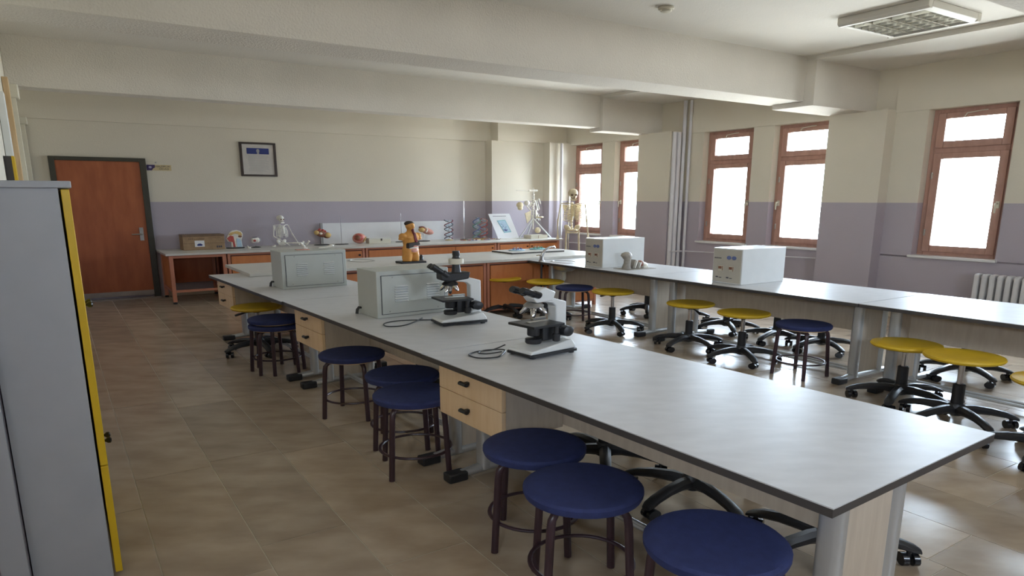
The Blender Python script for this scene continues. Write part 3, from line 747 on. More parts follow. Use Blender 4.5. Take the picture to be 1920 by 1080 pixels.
# ================================================================== MICROSCOPES
def objective(mb, base, d, L, r):
    b = Vector(base); d = Vector(d).normalized()
    mb.tube([b, b+d*L*.45, b+d*L*.46, b+d*L*.8, b+d*L], [r, r, r*.85, r*.8, r*.35], 12)
def microscope(at, rz, label, tri):
    t = thing('microscope', label, 'microscope', at, 'laboratory microscopes')
    g = lambda mb: mb.turn(rz)
    # local: x to the back (arm side), eyepieces towards -x, y sideways
    ft = MB()
    for (a, b_) in ((-.10,-.058),(-.10,.058),(.10,-.07),(.10,.07)): ft.lathe([(.012,0),(.012,.012)], (a,b_,0), 10)
    g(ft).build('foot', M['black'], t)
    g(MB().prism([(-.125,-.070),(-.105,-.080),(.115,-.088),(.125,-.075),(.125,.075),(.115,.088),(-.105,.080),(-.125,.070)], .010, .022, 'z')).build('base_rim', M['black'], t)
    g(MB().prism([(-.122,.022),(.122,.022),(.122,.040),(.10,.075),(.03,.062),(-.115,.040)], -.074, .074)).build('base', M['white'], t, bevel=.006)
    g(MB().prism([(.055,.05),(.115,.05),(.112,.285 if tri else .275),(.045,.31 if tri else .30),(-.015,.315 if tri else .31),(-.02,.285),(.035,.275),(.055,.255)], -.026, .026)).build('arm', M['white'], t, bevel=.006)
    g(MB().prism([(-.02,.075),(.055,.075),(.06,.16),(-.02,.16)], -.030, .030)).build('focus_block', M['black'], t, bevel=.004)
    g(MB().lathe([(.030,.062),(.034,.068),(.034,.088),(.026,.092)], (-.045,0,0), 20).lathe([(.024,.105),(.026,.11),(.026,.15)], (-.045,0,0), 18)).build('condenser', M['black'], t)
    st = g(MB().box(-.120, .045, -.088, .070, .163, .177)).build('stage', M['black'], t, bevel=.003)
    g(MB().box(-.075, .03, -.010, .012, .177, .180).box(-.02, .05, .03, .045, .177, .188)).build('slide_holder', M['steel'], st)
    for sd in (-1, 1):
        g(MB().tube([(.070, sd*.028, .125), (.070, sd*.048, .125), (.070, sd*.050, .125), (.070, sd*.085, .125), (.070, sd*.09, .125)], [.018,.018,.030,.028,.018], 18)).build('focus_knob', M['black'], t)
    g(MB().tube([(.02,-.065,.163),(.02,-.065,.075)], .011, 12).tube([(.02,-.065,.115),(.02,-.065,.078)], .016, 12)).build('stage_control', M['black'], t)
    # nosepiece with objectives
    cx = -.045
    g(MB().lathe([(.016,.252),(.040,.262),(.042,.270),(.030,.284)], (cx,0,0), 20)).build('nosepiece', M['blackgloss'] if tri else M['steel'], t)
    for k, (dx, dy, L) in enumerate(((0.0,0,.062),(-.55,-.55,.055),(-.6,.5,.05),(.35,-.75,.045))):
        ob = MB(); objective(ob, (cx+dx*.03, dy*.03, .262), (dx, dy, -1), L, .0125); g(ob).build('objective', M['chrome'], t)
    if tri:
        g(MB().prism([(-.105,.300),(-.06,.285),(.045,.300),(.055,.345),(-.02,.345),(-.105,.345)], -.034, .034)).build('head', M['black'], t, bevel=.008)
        for sd in (-1, 1):
            ang = .72; dx, dz = -math.cos(ang), math.sin(ang)
            a = Vector((-.065, sd*.022, .325)); d = Vector((dx, 0, dz))
            g(MB().tube([a, a+d*.035, a+d*.036, a+d*.075, a+d*.076, a+d*.105], [.020,.020,.015,.015,.0175,.0175], 14)).build('eyepiece', M['black'], t)
        g(MB().lathe([(.026,.335),(.022,.36),(.019,.40)], (-.01,0,0), 16)).build('photo_tube', M['black'], t)
        g(MB().lathe([(.034,.398),(.038,.402),(.038,.430),(.034,.436)], (-.01,0,0), 22)).build('collar', M['cream'], t)
        g(MB().lathe([(.022,.436),(.019,.440),(.017,.452),(.019,.462),(.018,.486)], (-.01,0,0), 16)).build('camera_port', M['black'], t)
    else:
        g(MB().prism([(-.055,.285),(.03,.290),(.045,.335),(-.01,.365),(-.055,.345),(-.075,.315)], -.034, .034)).build('head', M['white'], t, bevel=.006)
        for sd in (-1, 1):
            ang = .40; d = Vector((-math.cos(ang), 0, math.sin(ang))); a = Vector((-.045, sd*.03, .325))
            g(MB().tube([a, a+d*.03, a+d*.031, a+d*.07, a+d*.071, a+d*.095], [.019,.019,.0165,.0165,.019,.017], 14)).build('eyepiece', M['blackgloss'], t)
    return t
microscope((1.655, 3.020, ZT), -.10, 'black trinocular microscope with tall top port beside the louvred box', True)
microscope((1.600, 2.225, ZT), .12, 'white binocular microscope nearer the camera, missing its top port', False)
def cable(pts, label, at, r=.0035):
    P = [Vector(p) for p in pts]; out = []
    for i in range(len(P)-1):
        p0 = P[max(i-1,0)]; p1 = P[i]; p2 = P[i+1]; p3 = P[min(i+2,len(P)-1)]
        for k in range(6):
            u = k/6; out.append(.5*((2*p1)+(-p0+p2)*u+(2*p0-5*p1+4*p2-p3)*u*u+(-p0+3*p1-3*p2+p3)*u**3))
    out.append(P[-1])
    return tag(MB().tube(out, r, 6).build('power_cable', M['black'], at=at), label, 'cable')
# loops lying on the table tops
cable([(.0,.0,.004),(-.10,.06,.004),(-.19,.09,.004),(-.275,.06,.004),(-.30,-.02,.004),(-.235,-.05,.004),(-.15,.0,.0045),(-.06,.075,.010)], 'looped black power cable in front of the near louvred box', (1.60, 3.13, ZT))
cable([(.03,.03,.030),(-.02,.05,.004),(-.09,.055,.004),(-.15,.02,.004),(-.145,-.05,.004),(-.08,-.075,.004),(-.03,-.04,.004),(.01,.01,.009),(-.06,.04,.010),(-.11,.015,.010),(-.09,-.02,.010),(-.02,-.02,.010)], 'coiled black cable beside the white binocular microscope', (1.475, 2.32, ZT))

# ================================================================== RIGHT BENCH: sink, tap, tray model
t = thing('sink', 'oval steel sink set in the far end of the right bench', 'sink', (4.17, 5.43, ZT))
MB().lathe([(.10,-.12),(.14,-.10),(.155,-.03),(.158,-.001),(.18,.003),(.185,.001),(.152,.0035),(.14,-.02),(.12,-.06),(.03,-.07)], n=32, sx=.62, sy=.95).build('bowl', M['steel'], t)
MB().tube([(0,0,-.12),(0,0,-.22),(0,.03,-.27),(0,.09,-.26)], .022, 12).build('drain', M['cream'], t)
t = thing('tap', 'curved chrome tap standing beside the oval sink', 'tap', (4.005, 5.585, ZT))
MB().lathe([(.030,0),(.030,.010),(.021,.018),(.021,.075)], n=16).build('body', M['chrome'], t)
MB().tube([(0,0,.05),(.008,-.006,.10),(.030,-.018,.155),(.070,-.033,.190),(.115,-.048,.198),(.122,-.05,.178)], [.020,.017,.014,.012,.014,.013], 10).build('spout', M['chrome'], t)
MB().tube([(0,0,.07),(-.022,.01,.085),(-.05,.02,.08)], [.010,.008,.006], 8).build('lever', M['chrome'], t)
MB().tube([(0,0,-.03),(.0,0,-.35)], .010, 8).tube([(0,0,-.35),(.04,.0,-.42)], .010, 8).build('supply_hose', M['black'], t)
t = thing('sink', 'shallow steel basin in the middle cross bench beside the torso', 'sink', (2.43, 6.37, ZM))
MB().lathe([(.09,-.03),(.13,-.025),(.14,.0005),(.165,.003),(.168,.001),(.136,.0035),(.13,-.015),(.02,-.02)], n=28, sx=.75).build('bowl', M['steel'], t)

# taupe anatomical model on a tray
t = thing('anatomical_model', 'taupe ridged anatomical model with a white skull on a thin tray', 'model', (4.235, 4.565, ZT))
MB().prism([(-.10,-.10),(.23,-.10),(.23,.10),(-.10,.10)], 0, .004, 'z').build('tray', M['taupe'], t)
mb = MB()
mb.loft([(-.035,0,.004,.050,.04),(-.035,0,.03,.042,.035),(-.028,0,.07,.032,.03),(-.025,0,.11,.034,.03),(-.03,0,.135,.048,.036),(-.038,0,.16,.060,.04),(-.04,0,.185,.050,.036),(-.035,0,.20,.025,.02)], 16)
mb.build('upper_body', M['taupe'], t)
for k in range(4):
    x0 = .025+.024*k; hh = .105-.012*k
    MB().cbox((x0, 0, hh/2+.006), (.012, .08, hh), ry=.28).build('plate', M['bonewhite'] if k % 2 else M['taupe'], t, bevel=.004)
MB().ell((.125,0,.055), (.038,.036,.040), R=Matrix.Rotation(-.5,3,'Y')).build('brown_patch', M['brownpatch'], t)
sk = MB().ell((.165,0,.045), (.052,.034,.030), R=Matrix.Rotation(.35,3,'Y')).box(.15,.20,-.028,.028,.004,.022)
for k in range(6): sk.lathe([(.004,.0),(.004,.014)], (.155+.008*k, -.03, .002), 6)
sk.build('skull', M['bonewhite'], t)

# ================================================================== CROSS BENCH: torso, board, plates
t = thing('torso_model', 'orange half torso anatomy model with dark hair on a black base', 'anatomy model', (2.745, 5.92, ZM))
MB().box(-.125, .125, -.075, .075, 0, .022).build('stand', M['black'], t, bevel=.004)
def bodymesh(mb, name, m, parent, vox=.008):
    me = mb.mesh(name, m, smooth=True); o = bpy.data.objects.new(name, me); COL.objects.link(o); o.parent = parent
    r = o.modifiers.new('remesh', 'REMESH'); r.mode = 'VOXEL'; r.voxel_size = vox; r.use_smooth_shade = True
    s_ = o.modifiers.new('smooth', 'SMOOTH'); s_.iterations = 3; s_.factor = .6
    return o
b = MB()
b.loft([(0,0,.12,.088,.054),(0,0,.155,.092,.057),(0,0,.19,.082,.052),(0,0,.225,.076,.048),(0,0,.26,.082,.052),(0,0,.30,.090,.056),(0,0,.335,.092,.054),(0,0,.36,.078,.044),(0,0,.375,.05,.034),(0,0,.39,.030,.028),(0,0,.42,.027,.028)], 20)
for sd in (-1, 1):
    b.loft([(sd*.044,0,.020,.040,.044),(sd*.044,0,.06,.045,.050),(sd*.042,0,.10,.046,.052),(sd*.038,0,.14,.044,.050)], 14)
    b.ell((sd*.088,0,.335), (.036,.038,.036)); b.tube([(sd*.090,0,.33),(sd*.112,0,.285)], [.030,.024], 12)
    b.ell((sd*.036,-.034,.315), (.036,.022,.026))
b.ell((0,-.004,.455), (.043,.048,.054)); b.ell((.0,-.014,.428), (.028,.030,.026)); b.ell((0,-.052,.448), (.007,.010,.013))
for sd in (-1, 1): b.ell((sd*.041,.0,.450), (.006,.011,.015))
b.turn(.25)
bodymesh(b, 'body', M['skin'], t, .006)
MB().ell((0,.008,.482), (.0465,.049,.034)).turn(.25).build('hair', M['hair'], t)
MB().tube([(.006,-.026,.425),(.006,-.035,.40),(.004,-.048,.36)], [.016,.013,.010], 10).turn(.25).build('open_throat', M['darkred'], t)
MB().prism([(-.004,.38),(.018,.37),(.030,.31),(.045,.27),(.02,.25),(.0,.30)], -.062, -.040).turn(.25).build('chest_opening', M['darkred'], t, bevel=.003)
MB().prism([(-.066,.250),(.060,.262),(.070,.225),(.03,.205),(-.012,.20),(-.070,.185)], -.062, -.010).turn(.25).build('liver', M['hair'], t, bevel=.006)
MB().ell((.012,-.048,.207), (.042,.018,.016)).turn(.25).build('stomach', M['pink'], t)
MB().tube([(-.050,-.045,.185),(.0,-.058,.190),(.052,-.045,.190)], .009, 8).turn(.25).build('colon', M['bonewhite'], t)
MB().ell((.004,-.038,.155), (.050,.024,.034)).turn(.25).build('intestines', M['pink'], t)
for (ex, ez) in ((-.015,.458),(.015,.458)):
    MB().ell((ex,-.048,ez), (.006,.003,.003), 8, 5).turn(.25).build('eye', M['hair'], t)
MB().ell((0,-.045,.428), (.010,.003,.003), 8, 5).turn(.25).build('mouth', M['red'], t)
tag(MB().lathe([(.018,0),(.018,.05),(.012,.06),(.012,.075)], n=14).build('small_bottle', M['blackgloss'], at=(2.93, 6.08, ZM)), 'small dark bottle behind the torso model', 'bottle')

t = thing('loose_board', 'loose white laminate board with dark edges lying on the cross bench', 'board', (4.07, 6.215, ZM))
MB().box(0, .70, 0, .42, 0, .018).build('dark_core', M['lam_edge'], t)
MB().box(0.001, .699, .001, .419, .018, .022).build('white_face', M['white_top'], t)
def cell_plate(at, m, m2, label, r=.10):
    t = thing('cell_model', label, 'model', at)
    MB().lathe([(r*.95,0),(r,.006),(r,.012),(r*.9,.016)], n=26, sy=.8).build('plate', m, t)
    o = MB()
    for k in range(9):
        a = 2.4*k; rr = r*.25+r*.06*k
        o.ell((rr*math.cos(a), rr*.8*math.sin(a), .020), (.012,.010,.010+.004*(k%3)), 8, 6)
    o.build('organelles', m2, t)
    for k in range(4): MB().tube([(.02*k-.03, .01*(k%2), .018), (.02*k-.03, .01*(k%2), .05)], .003, 6).build('pin', M['steel'], t)
cell_plate((4.29, 6.46, ZM+.022), M['lightblue'], M['bluedial'], 'light blue cell relief model on the loose board')
cell_plate((4.60, 6.50, ZM+.022), M['teal'], M['green'], 'teal cell relief model beside the light blue one')

# ================================================================== BACK COUNTER ITEMS
Yc = 8.86
# cardboard box
t = thing('cardboard_box', 'scuffed brown cardboard box with a white label on the back counter', 'box', (1.215, 8.78, ZC))
bx = MB().box(0, .455, 0, .26, 0, .235).build('carton', M['card'], t, bevel=.004)
MB().box(-.001, .456, -.0015, .26, .100, .106).box(-.001, .456, -.0015, .2615, .205, .2365).build('tape', M['tape'], t)
MB().box(.125, .23, -.003, 0, .05, .145).build('paper_label', M['paper'], t)
MB().prism([(.145,.08),(.155,.065),(.20,.065),(.21,.08),(.19,.10),(.165,.10)], -.004, -.003).build('label_emblem', M['navy'], t)
MB().box(.36, .375, -.003, 0, .03, .06).box(.382, .397, -.003, 0, .03, .06).box(.404, .419, -.003, 0, .03, .06).build('handling_marks', M['ink'], t)
ix = MB()
for k in range(9): ix.box(.06+.02*k, .072+.02*k, -.003, 0, .165, .165+random.uniform(.01,.022))
for k in range(8): ix.box(.28+.017*k, .29+.017*k, -.003, 0, .178, .178+random.uniform(.008,.018))
ix.build('printed_marks', M['tape'], t)
# head section model
t = thing('head_section_model', 'half head section model in red, blue and white on a black base', 'anatomy model', (1.80, Yc, ZC))
MB().lathe([(.105,0),(.11,.006),(.105,.014)], n=28, sy=.6).build('base', M['black'], t)
outl = [(-.045,.015),(-.045,.09),(-.055,.105),(-.085,.11),(-.088,.13),(-.098,.155),(-.088,.185),(-.075,.215),(-.055,.255),(-.02,.285),(.03,.292),(.07,.275),(.093,.24),(.095,.20),(.085,.165),(.075,.13),(.08,.05),(.085,.015)]
MB().prism(outl, -.012, .02).build('head_profile', M['bonewhite'], t, bevel=.004)
MB().prism([(-.07,.215),(-.04,.255),(.03,.275),(.075,.255),(.088,.215),(.06,.19),(.04,.225),(.0,.235),(-.04,.205)], -.018, -.012).build('brain', M['ochre'], t, bevel=.003)
MB().ell((.062,-.014,.19), (.022,.006,.018)).build('cerebellum', M['brownpatch'], t)
MB().prism([(-.09,.165),(-.05,.205),(-.015,.195),(-.005,.10),(.0,.02),(-.022,.02),(-.028,.10),(-.07,.115)], -.019, -.012).build('face_muscle', M['red'], t, bevel=.002)
MB().prism([(.02,.16),(.055,.15),(.07,.12),(.075,.02),(.02,.02),(.015,.10)], -.017, -.012).build('neck', M['lightblue'], t)
# eye on a stand (mug sized)
t = thing('eye_model', 'white eye anatomy model with a red pupil on a small stand', 'anatomy model', (2.04, Yc, ZC))
MB().lathe([(.055,0),(.058,.006),(.03,.014)], n=22, sy=.7).build('base', M['black'], t)
MB().lathe([(.005,.012),(.005,.075)], n=8).build('rod', M['chrome'], t)
MB().tube([(-.045,0,.12),(-.035,0,.12),(.03,0,.12),(.045,0,.12)], [.030,.042,.042,.030], 16).build('eyeball', M['bonewhite'], t)
MB().ell((-.018,-.040,.115), (.018,.006,.018)).build('iris', M['red'], t)
MB().ell((.046,-.01,.118), (.014,.024,.030)).build('optic_section', M['inkgrey'], t)
MB().prism([(-.03,.165),(.02,.165),(.02,.170),(-.03,.170)], -.02, .02).build('top_section', M['purple'], t)
# little white fragments
tag(MB().ell((0,0,.010),(.030,.02,.010)).ell((.02,0,.022),(.012,.01,.018)).build('bone_piece', M['bonewhite'], at=(2.235, 8.80, ZC)), 'small white bone piece left of the sitting skeleton', 'bone')
tag(MB().ell((0,0,.012),(.022,.02,.012)).tube([(0,0,.01),(-.02,0,.05)],[.008,.004],8).build('bone_piece', M['bonewhite'], at=(1.925, 8.70, ZC)), 'small pale bone piece right of the head section model', 'bone')

def bones(t, m, k, sitting=False, yaw=0.0, arm_pose=None, tint=None):
    """a skeleton 1.66 m tall at k=1, root at the pelvis height given"""
    g = lambda mb: mb.turn(yaw)
    def out(mb, n, mm=None):
        mb.v = [(x*k, y*k, z*k) for x, y, z in mb.v]; return g(mb).build(n, mm or m, t)
    # z measured from the pelvis
    sk = MB().ell((0,.01,.635), (.068,.085,.080)).ell((0,-.025,.575), (.045,.050,.050)).prism([(-.035,.50),(.035,.50),(.045,.53),(-.045,.53)], -.07, .0)
    so = out(sk, 'skull')
    ey = MB()
    for sd in (-1, 1): ey.ell((sd*.028,-.066,.600), (.020,.014,.018), 10, 7)
    ey.prism([(-.010,.555),(.010,.555),(0,.582)], -.078, -.060).prism([(-.028,.530),(.028,.530),(.028,.536),(-.028,.536)], -.076, -.060)
    e = out(ey, 'eye_sockets', M['tape']); e.parent = so
    sp = MB()
    for i_ in range(18):
        z = .0+.027*i_; y = .045+.02*math.sin(i_*.35)
        sp.ell((0, y, z), (.020,.020,.0115), 8, 5).box(-.004,.004,y,y+.04,z-.005,z+.005)
    out(sp, 'spine')
    for i_ in range(10):
        z = .42-.027*i_; wx = .075+.055*math.sin(min(1, (i_+1)/6)*PI/2); dy = .085
        rb = MB(); zdrop = .05
        for sd in (-1, 1):
            pts = []
            for q in range(9):
                a = q/8*PI*.93
                pts.append((sd*wx*math.sin(a), .045-(.045+dy)*(1-math.cos(a))/2, z-zdrop*q/8))
            rb.tube(pts, .0065, 6)
        out(rb, 'rib')
    out(MB().prism([(-.018,.42),(.018,.42),(.012,.22),(-.012,.22)], -.095, -.082).tube([(0,-.085,.43),(.09,-.04,.455),(.16,.0,.45)], .009, 8).tube([(0,-.085,.43),(-.09,-.04,.455),(-.16,.0,.45)], .009, 8), 'sternum')
    for sd in (-1, 1): out(MB().prism([(sd*.06,.42),(sd*.14,.44),(sd*.10,.28)], .06, .068), 'shoulder_blade')
    pv = MB().ring((0,.02,-.03), .055, .020, 18, 8)
    for sd in (-1, 1):
        pv.ell((sd*.068,.02,.01), (.042,.020,.062), R=Matrix.Rotation(sd*.45,3,'Y')).ring((sd*.04,.0,-.075), .03, .012, 14, 6)
    out(pv, 'pelvis')
    for sd in (-1, 1):
        hip = Vector((sd*.085, .0, -.04)); sh = Vector((sd*.17, .0, .43))
        if sitting: kn = Vector((sd*.05+.20, -.16, -.03)); an = Vector((sd*.05+.33, -.30, -.06)); toe = an+Vector((sd*.02,-.05,.07))
        else: kn = Vector((sd*.095, -.02, -.46)); an = Vector((sd*.09, .02, -.86)); toe = an+Vector((sd*.02,-.12,-.05))
        lg = MB().tube([hip, hip+(kn-hip)*.1, hip+(kn-hip)*.9, kn], [.022,.013,.013,.021], 8).tube([kn, kn+(an-kn)*.1, kn+(an-kn)*.9, an], [.024,.013,.011,.018], 8)
        lg.tube([an+Vector((0,.03,-.04)), toe], [.018,.022], 8)
        out(lg, 'leg')
        el, ha = arm_pose[0 if sd < 0 else 1] if arm_pose else ((sd*.20, .02, .15), (sd*.21, -.03, -.10))
        el = Vector(el); ha = Vector(ha)
        ar = MB().tube([sh, sh+(el-sh)*.1, sh+(el-sh)*.9, el], [.018,.010,.010,.016], 8).tube([el, el+(ha-el)*.5, ha], [.014,.010,.010], 8)
        d = (ha-el).normalized()
        for q in range(4): ar.tube([ha, ha+d*.09+Vector(((q-1.5)*.014, (q-1.5)*.008, 0)), ], [.008,.005], 6)
        out(ar, 'arm')
# life-size skeleton on its stand
t = thing('skeleton', 'life size ivory skeleton model standing before the farthest window', 'skeleton', (5.93, 7.55, 1.0))
bones(t, M['bone'], 1.0, yaw=-.45)
MB().tube([(.02,.11,-.97),(.02,.11,.60),(.0,.06,.66)], .010, 8).build('stand_pole', M['chrome'], t)
for k in range(5):
    a = k*2*PI/5; MB().tube([(.02,.11,-.93),(.02+.25*math.cos(a), .11+.25*math.sin(a), -.975)], [.016,.012], 8).build('stand_foot', M['bonewhite'], t)
# small sitting skeleton
t = thing('small_skeleton', 'small white skeleton sitting on the back counter leaning on its hands', 'skeleton', (2.37, 8.90, ZC+.075))
bones(t, M['bonewhite'], .62, sitting=True, yaw=.35, arm_pose=(((-.20,-.02,.16), (-.05,-.22,-.03)), ((.27,.02,.20), (.36,-.02,-.03))))
# tripod with hanging bones
t = thing('bone_tripod', 'white tripod hung with loose bones and a skull at the counter end', 'anatomy model', (6.02, 8.62, ZC))
pz_ = .40
MB().tube([(0,0,.18),(0,0,1.0)], .010, 10).build('pole', M['bonewhite'], t)
for (dx, dy) in ((-.24,.02),(.26,-.10),(-.02,.14)):
    MB().tube([(0,0,pz_),(dx,dy,.01)], .010, 8).build('tripod_leg', M['white'], t)
MB().tube([(-.30,.0,.94),(.08,.0,.94)], [.006,.010], 8).tube([(-.08,0,.94),(.07,0,.94)], .018, 8).build('crossbar', M['bonewhite'], t)
MB().ell((-.24,0,.66), (.055,.05,.06)).ell((-.24,-.01,.60),(.04,.04,.04)).build('skull', M['bone'], t)
MB().ell((-.13,-.02,.70), (.045,.045,.048)).tube([(-.13,0,.66),(-.05,0,.55)], .010, 8).build('femur_head', M['bonewhite'], t)
MB().prism([(-.16,.50),(-.05,.55),(-.06,.38),(-.12,.30)], -.02, -.010).build('shoulder_blade', M['bone'], t)
rnd = random.Random(3)
for k in range(14):
    x0 = rnd.uniform(-.05,.10); z0 = rnd.uniform(.45,.78)
    MB().tube([(x0, rnd.uniform(-.04,.04), z0), (x0+rnd.uniform(-.05,.07), rnd.uniform(-.05,.03), z0-rnd.uniform(.08,.2))], [.010,.007], 7).build('hanging_bone', M['bonewhite'], t)
for k in range(9):
    MB().ell((.0, 0, .58+.035*k), (.024,.024,.013), 8, 6).build('vertebra', M['bonewhite'], t)
pv = MB().ring((.10,-.02,.42), .05, .016, 14, 6).ell((.07,-.02,.16), (.05,.03,.06)); pv.build('pelvis', M['bone'], t)
MB().ell((.10,-.02,.035), (.12,.05,.015)).build('bone_pile', M['bonewhite'], t)

# foot bones on top of the far louvred box
t = thing('foot_bones', 'white foot bone model standing on top of the far louvred box', 'anatomy model', (1.45, 4.93, ZT+.345))
MB().box(-.045,.045,-.03,.03,0,.005).build('plate', M['pink'], t)
mb = MB().tube([(.02,0,.005),(.015,0,.035),(.0,0,.055)], [.010,.008,.010], 8).ell((.022,0,.014),(.016,.014,.010))
for q in range(4): mb.tube([(.0,-.012+.008*q,.05),(-.012+.01*q,-.012+.008*q,.072)], .004, 6)
mb.build('bones', M['bonewhite'], t)
t = thing('toe_bones', 'flat bone model lying on the far louvred box', 'anatomy model', (1.58, 4.97, ZT+.345))
mb = MB().tube([(0,0,.008),(.06,0,.012),(.09,0,.022)], [.008,.010,.014], 8).ell((.10,0,.028),(.014,.012,.012))
mb.build('bones', M['bonewhite'], t)

# heart models
def stand(t, r=.10, h=.10, x=0):
    MB().lathe([(r,0),(r*1.02,.004),(r*.95,.010),(.012,.014)], n=28, sy=.7).build('base', M['black'], t)
    MB().lathe([(.004,.01),(.004,h)], (x,0,0), 8).build('rod', M['chrome'], t)
t = thing('heart_model', 'open heart model with dark red vessels on a stand, left one', 'anatomy model', (2.86, Yc, ZC))
stand(t, .10, .15)
b = MB().ell((0,0,.20), (.085,.05,.062), R=Matrix.Rotation(.5,3,'Y')).ell((.075,0,.165),(.055,.048,.055)); bodymesh(b, 'heart', M['brownpatch'], t, .008)
MB().ell((.080,-.030,.170), (.042,.026,.042)).build('ventricle', M['ochre'], t)
MB().ell((-.065,-.020,.215), (.034,.034,.038)).build('atrium', M['ochre'], t)
MB().ell((-.015,-.045,.200), (.019,.014,.019)).build('valve', M['bonewhite'], t)
for (x0, z0) in ((-.02,.26),(.02,.245),(-.05,.235),(.045,.225)):
    MB().tube([(x0,-.01,z0-.03),(x0,-.015,z0+.015),(x0,-.018,z0+.02)], [.020,.020,.014], 12).build('vessel', M['red'], t)
t = thing('rod_stand', 'tall thin rod on a round black base, left of the pink brain', 'stand', (3.12, Yc-.02, ZC))
stand(t, .09, .50)
t = thing('organ_model', 'pink and red cut organ model resting on the back counter', 'anatomy model', (3.37, Yc, ZC))
bodymesh(MB().ell((0,0,.095), (.095,.07,.092), R=Matrix.Rotation(.3,3,'Y')), 'shell', M['pink'], t, .008)
MB().ell((-.015,-.030,.105), (.070,.050,.066), R=Matrix.Rotation(.3,3,'Y')).build('inner_cut', M['red'], t)
MB().ell((-.035,-.055,.110), (.040,.032,.045)).build('core', M['brownpatch'], t)
MB().tube([(.03,-.075,.03),(.055,-.065,.08),(.08,-.05,.12)], .008, 8).build('pale_band', M['ochre'], t)
t = thing('storage_box', 'low pale grey box with a dark catch on the back counter', 'box', (3.475, 8.78, ZC))
MB().box(0, .31, 0, .12, 0, .075).build('box', M['cream'], t, bevel=.003)
MB().box(-.002, .312, -.002, .122, .075, .095).build('lid', M['white_top'], t, bevel=.003)
MB().box(.165, .185, -.006, 0, .045, .082).build('catch', M['hair'], t)
t = thing('white_board', 'long white board leaning against the back wall', 'board', (2.96, YB-.045, ZC))
MB().box(0, 1.93, .0, .016, 0, .36).build('panel', M['paper'], t)
MB().box(-.03, .0, -.012, .02, 0, .36).build('dark_end', M['inkgrey'], t)
t = thing('rod_stand', 'tall thin rod on a round black base behind the torso model', 'stand', (3.98, Yc, ZC))
stand(t, .09, .52)
t = thing('heart_model', 'pink heart model with ochre top on a stand right of the torso', 'anatomy model', (4.31, Yc, ZC))
stand(t, .10, .15)
b = MB().ell((.065,0,.185), (.105,.055,.058), R=Matrix.Rotation(.42,3,'Y')); bodymesh(b, 'heart', M['pink'], t, .008)
MB().ell((-.025,-.012,.215), (.050,.045,.046)).build('atrium', M['ochre'], t)
MB().ell((-.020,.0,.262), (.048,.03,.018)).build('aorta', M['darkred'], t)
MB().tube([(.03,-.03,.26),(.045,-.05,.22),(.02,-.055,.17)], .010, 8).build('vessel', M['bonewhite'], t)
# dna models
def dna(at, label, h, r, turns, cols):
    t = thing('dna_model', label, 'model', at)
    MB().lathe([(.06,0),(.062,.005),(.03,.016),(.010,.02)], n=20).build('base', M['ochre'], t)
    MB().tube([(0,0,.01),(0,0,h)], .004, 6).build('rod', M['steel'], t)
    for s2 in (0, 1):
        pts = [(r*math.cos(2*PI*turns*q/60+s2*PI*.8), r*math.sin(2*PI*turns*q/60+s2*PI*.8), .03+(h-.03)*q/60) for q in range(61)]
        MB().tube(pts, .008, 7).build('strand', cols[s2], t)
    rg = MB()
    for q in range(2, 60, 3):
        a = 2*PI*turns*q/60; z = .03+(h-.03)*q/60
        p0 = (r*math.cos(a), r*math.sin(a), z); p1 = (r*math.cos(a+PI*.8), r*math.sin(a+PI*.8), z)
        MB().tube([p0, p1], .0045, 5).build('rung', (M['green'], M['ochre'], M['lightblue'])[q % 3], t)
dna((4.715, Yc, ZC), 'single red and dark spiral DNA model on the back counter', .385, .06, 2.0, (M['darkred'], M['ink']))
dna((5.18, Yc, ZC), 'spiral DNA model with teal rungs left of the white card', .42, .055, 1.8, (M['bluedial'], M['green']))
dna((5.31, Yc+.02, ZC), 'pink spiral DNA model pressed against the teal one', .40, .055, 2.2, (M['pink'], M['red']))
t = thing('rod_stand', 'tallest thin rod standing between the two DNA models', 'stand', (5.0, Yc+.06, ZC))
stand(t, .05, .74)
rnd = random.Random(11)
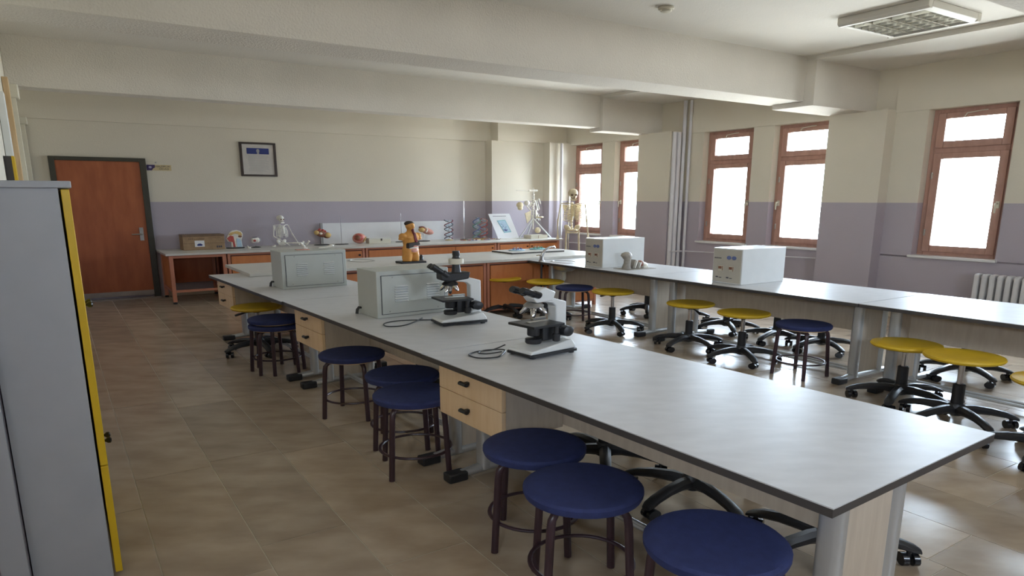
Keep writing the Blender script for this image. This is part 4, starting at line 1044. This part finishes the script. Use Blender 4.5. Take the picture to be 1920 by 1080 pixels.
cols = (M['red'], M['ochre'], M['darkred'], M['pink'], M['bluedial'], M['bonewhite'])
for k in range(16):
    x0 = 4.84+.042*k; y0 = 8.68+rnd.uniform(-.06,.06); a = rnd.uniform(0, PI); L = rnd.uniform(.02,.045)
    o = MB().tube([(-L*math.cos(a),-L*math.sin(a),.008),(L*math.cos(a),L*math.sin(a),.008)], .006, 6).ell((L*math.cos(a),L*math.sin(a),.010),(.010,.010,.010),8,6).build('model_piece', cols[k % 6], at=(x0, y0, ZC))
    tag(o, 'tiny loose coloured molecule piece scattered before the DNA models', 'model piece', 'loose molecule pieces on the back counter')
# leaning card with a plant cell drawing
t = thing('display_card', 'white card with a teal plant cell picture leaning at the pilaster', 'card', (5.43, 8.66, ZC))
def lean(mb, k=.35):
    mb.v = [(x-.07*z/.5, y+k*z, z) for x, y, z in mb.v]; return mb
lean(MB().box(0, .37, 0, .012, .012, .49)).build('card', M['paper'], t)
lean(MB().prism([(.10,.36),(.25,.37),(.275,.13),(.145,.12)], -.003, 0)).build('cell_outline', M['teal'], t)
lean(MB().prism([(.115,.345),(.238,.353),(.258,.145),(.155,.138)], -.005, -.003)).build('cell_inside', M['lightblue'], t)
d_ = MB()
for q in range(10): d_.ell((.15+.022*(q%4), -.007, .18+.045*(q//4)+.01*(q%3)), (.008,.002,.007), 8, 5)
d_.ell((.185,-.007,.17),(.028,.002,.020))
lean(d_).build('organelles', M['bluedial'], t)
lean(MB().box(.06, .29, -.003, 0, .440, .448)).build('title_line', M['ink'], t)
MB().box(-.03, .42, -.09, .05, 0, .012).build('tray', M['white_top'], t)
t = thing('white_carton', 'small open white carton right of the leaning card', 'box', (5.86, 8.44, ZC))
MB().box(0, .30, 0, .20, 0, .006).box(0, .006, 0, .20, .006, .075).box(.294, .30, 0, .20, .006, .075).box(.006, .294, 0, .006, .006, .075).box(.006, .294, .194, .20, .006, .075).box(.006,.294,.006,.194,.006,.070).build('carton', M['cream'], t)
MB().box(.13, .135, -.002, .0, .01, .07).build('seam', M['tape'], t)
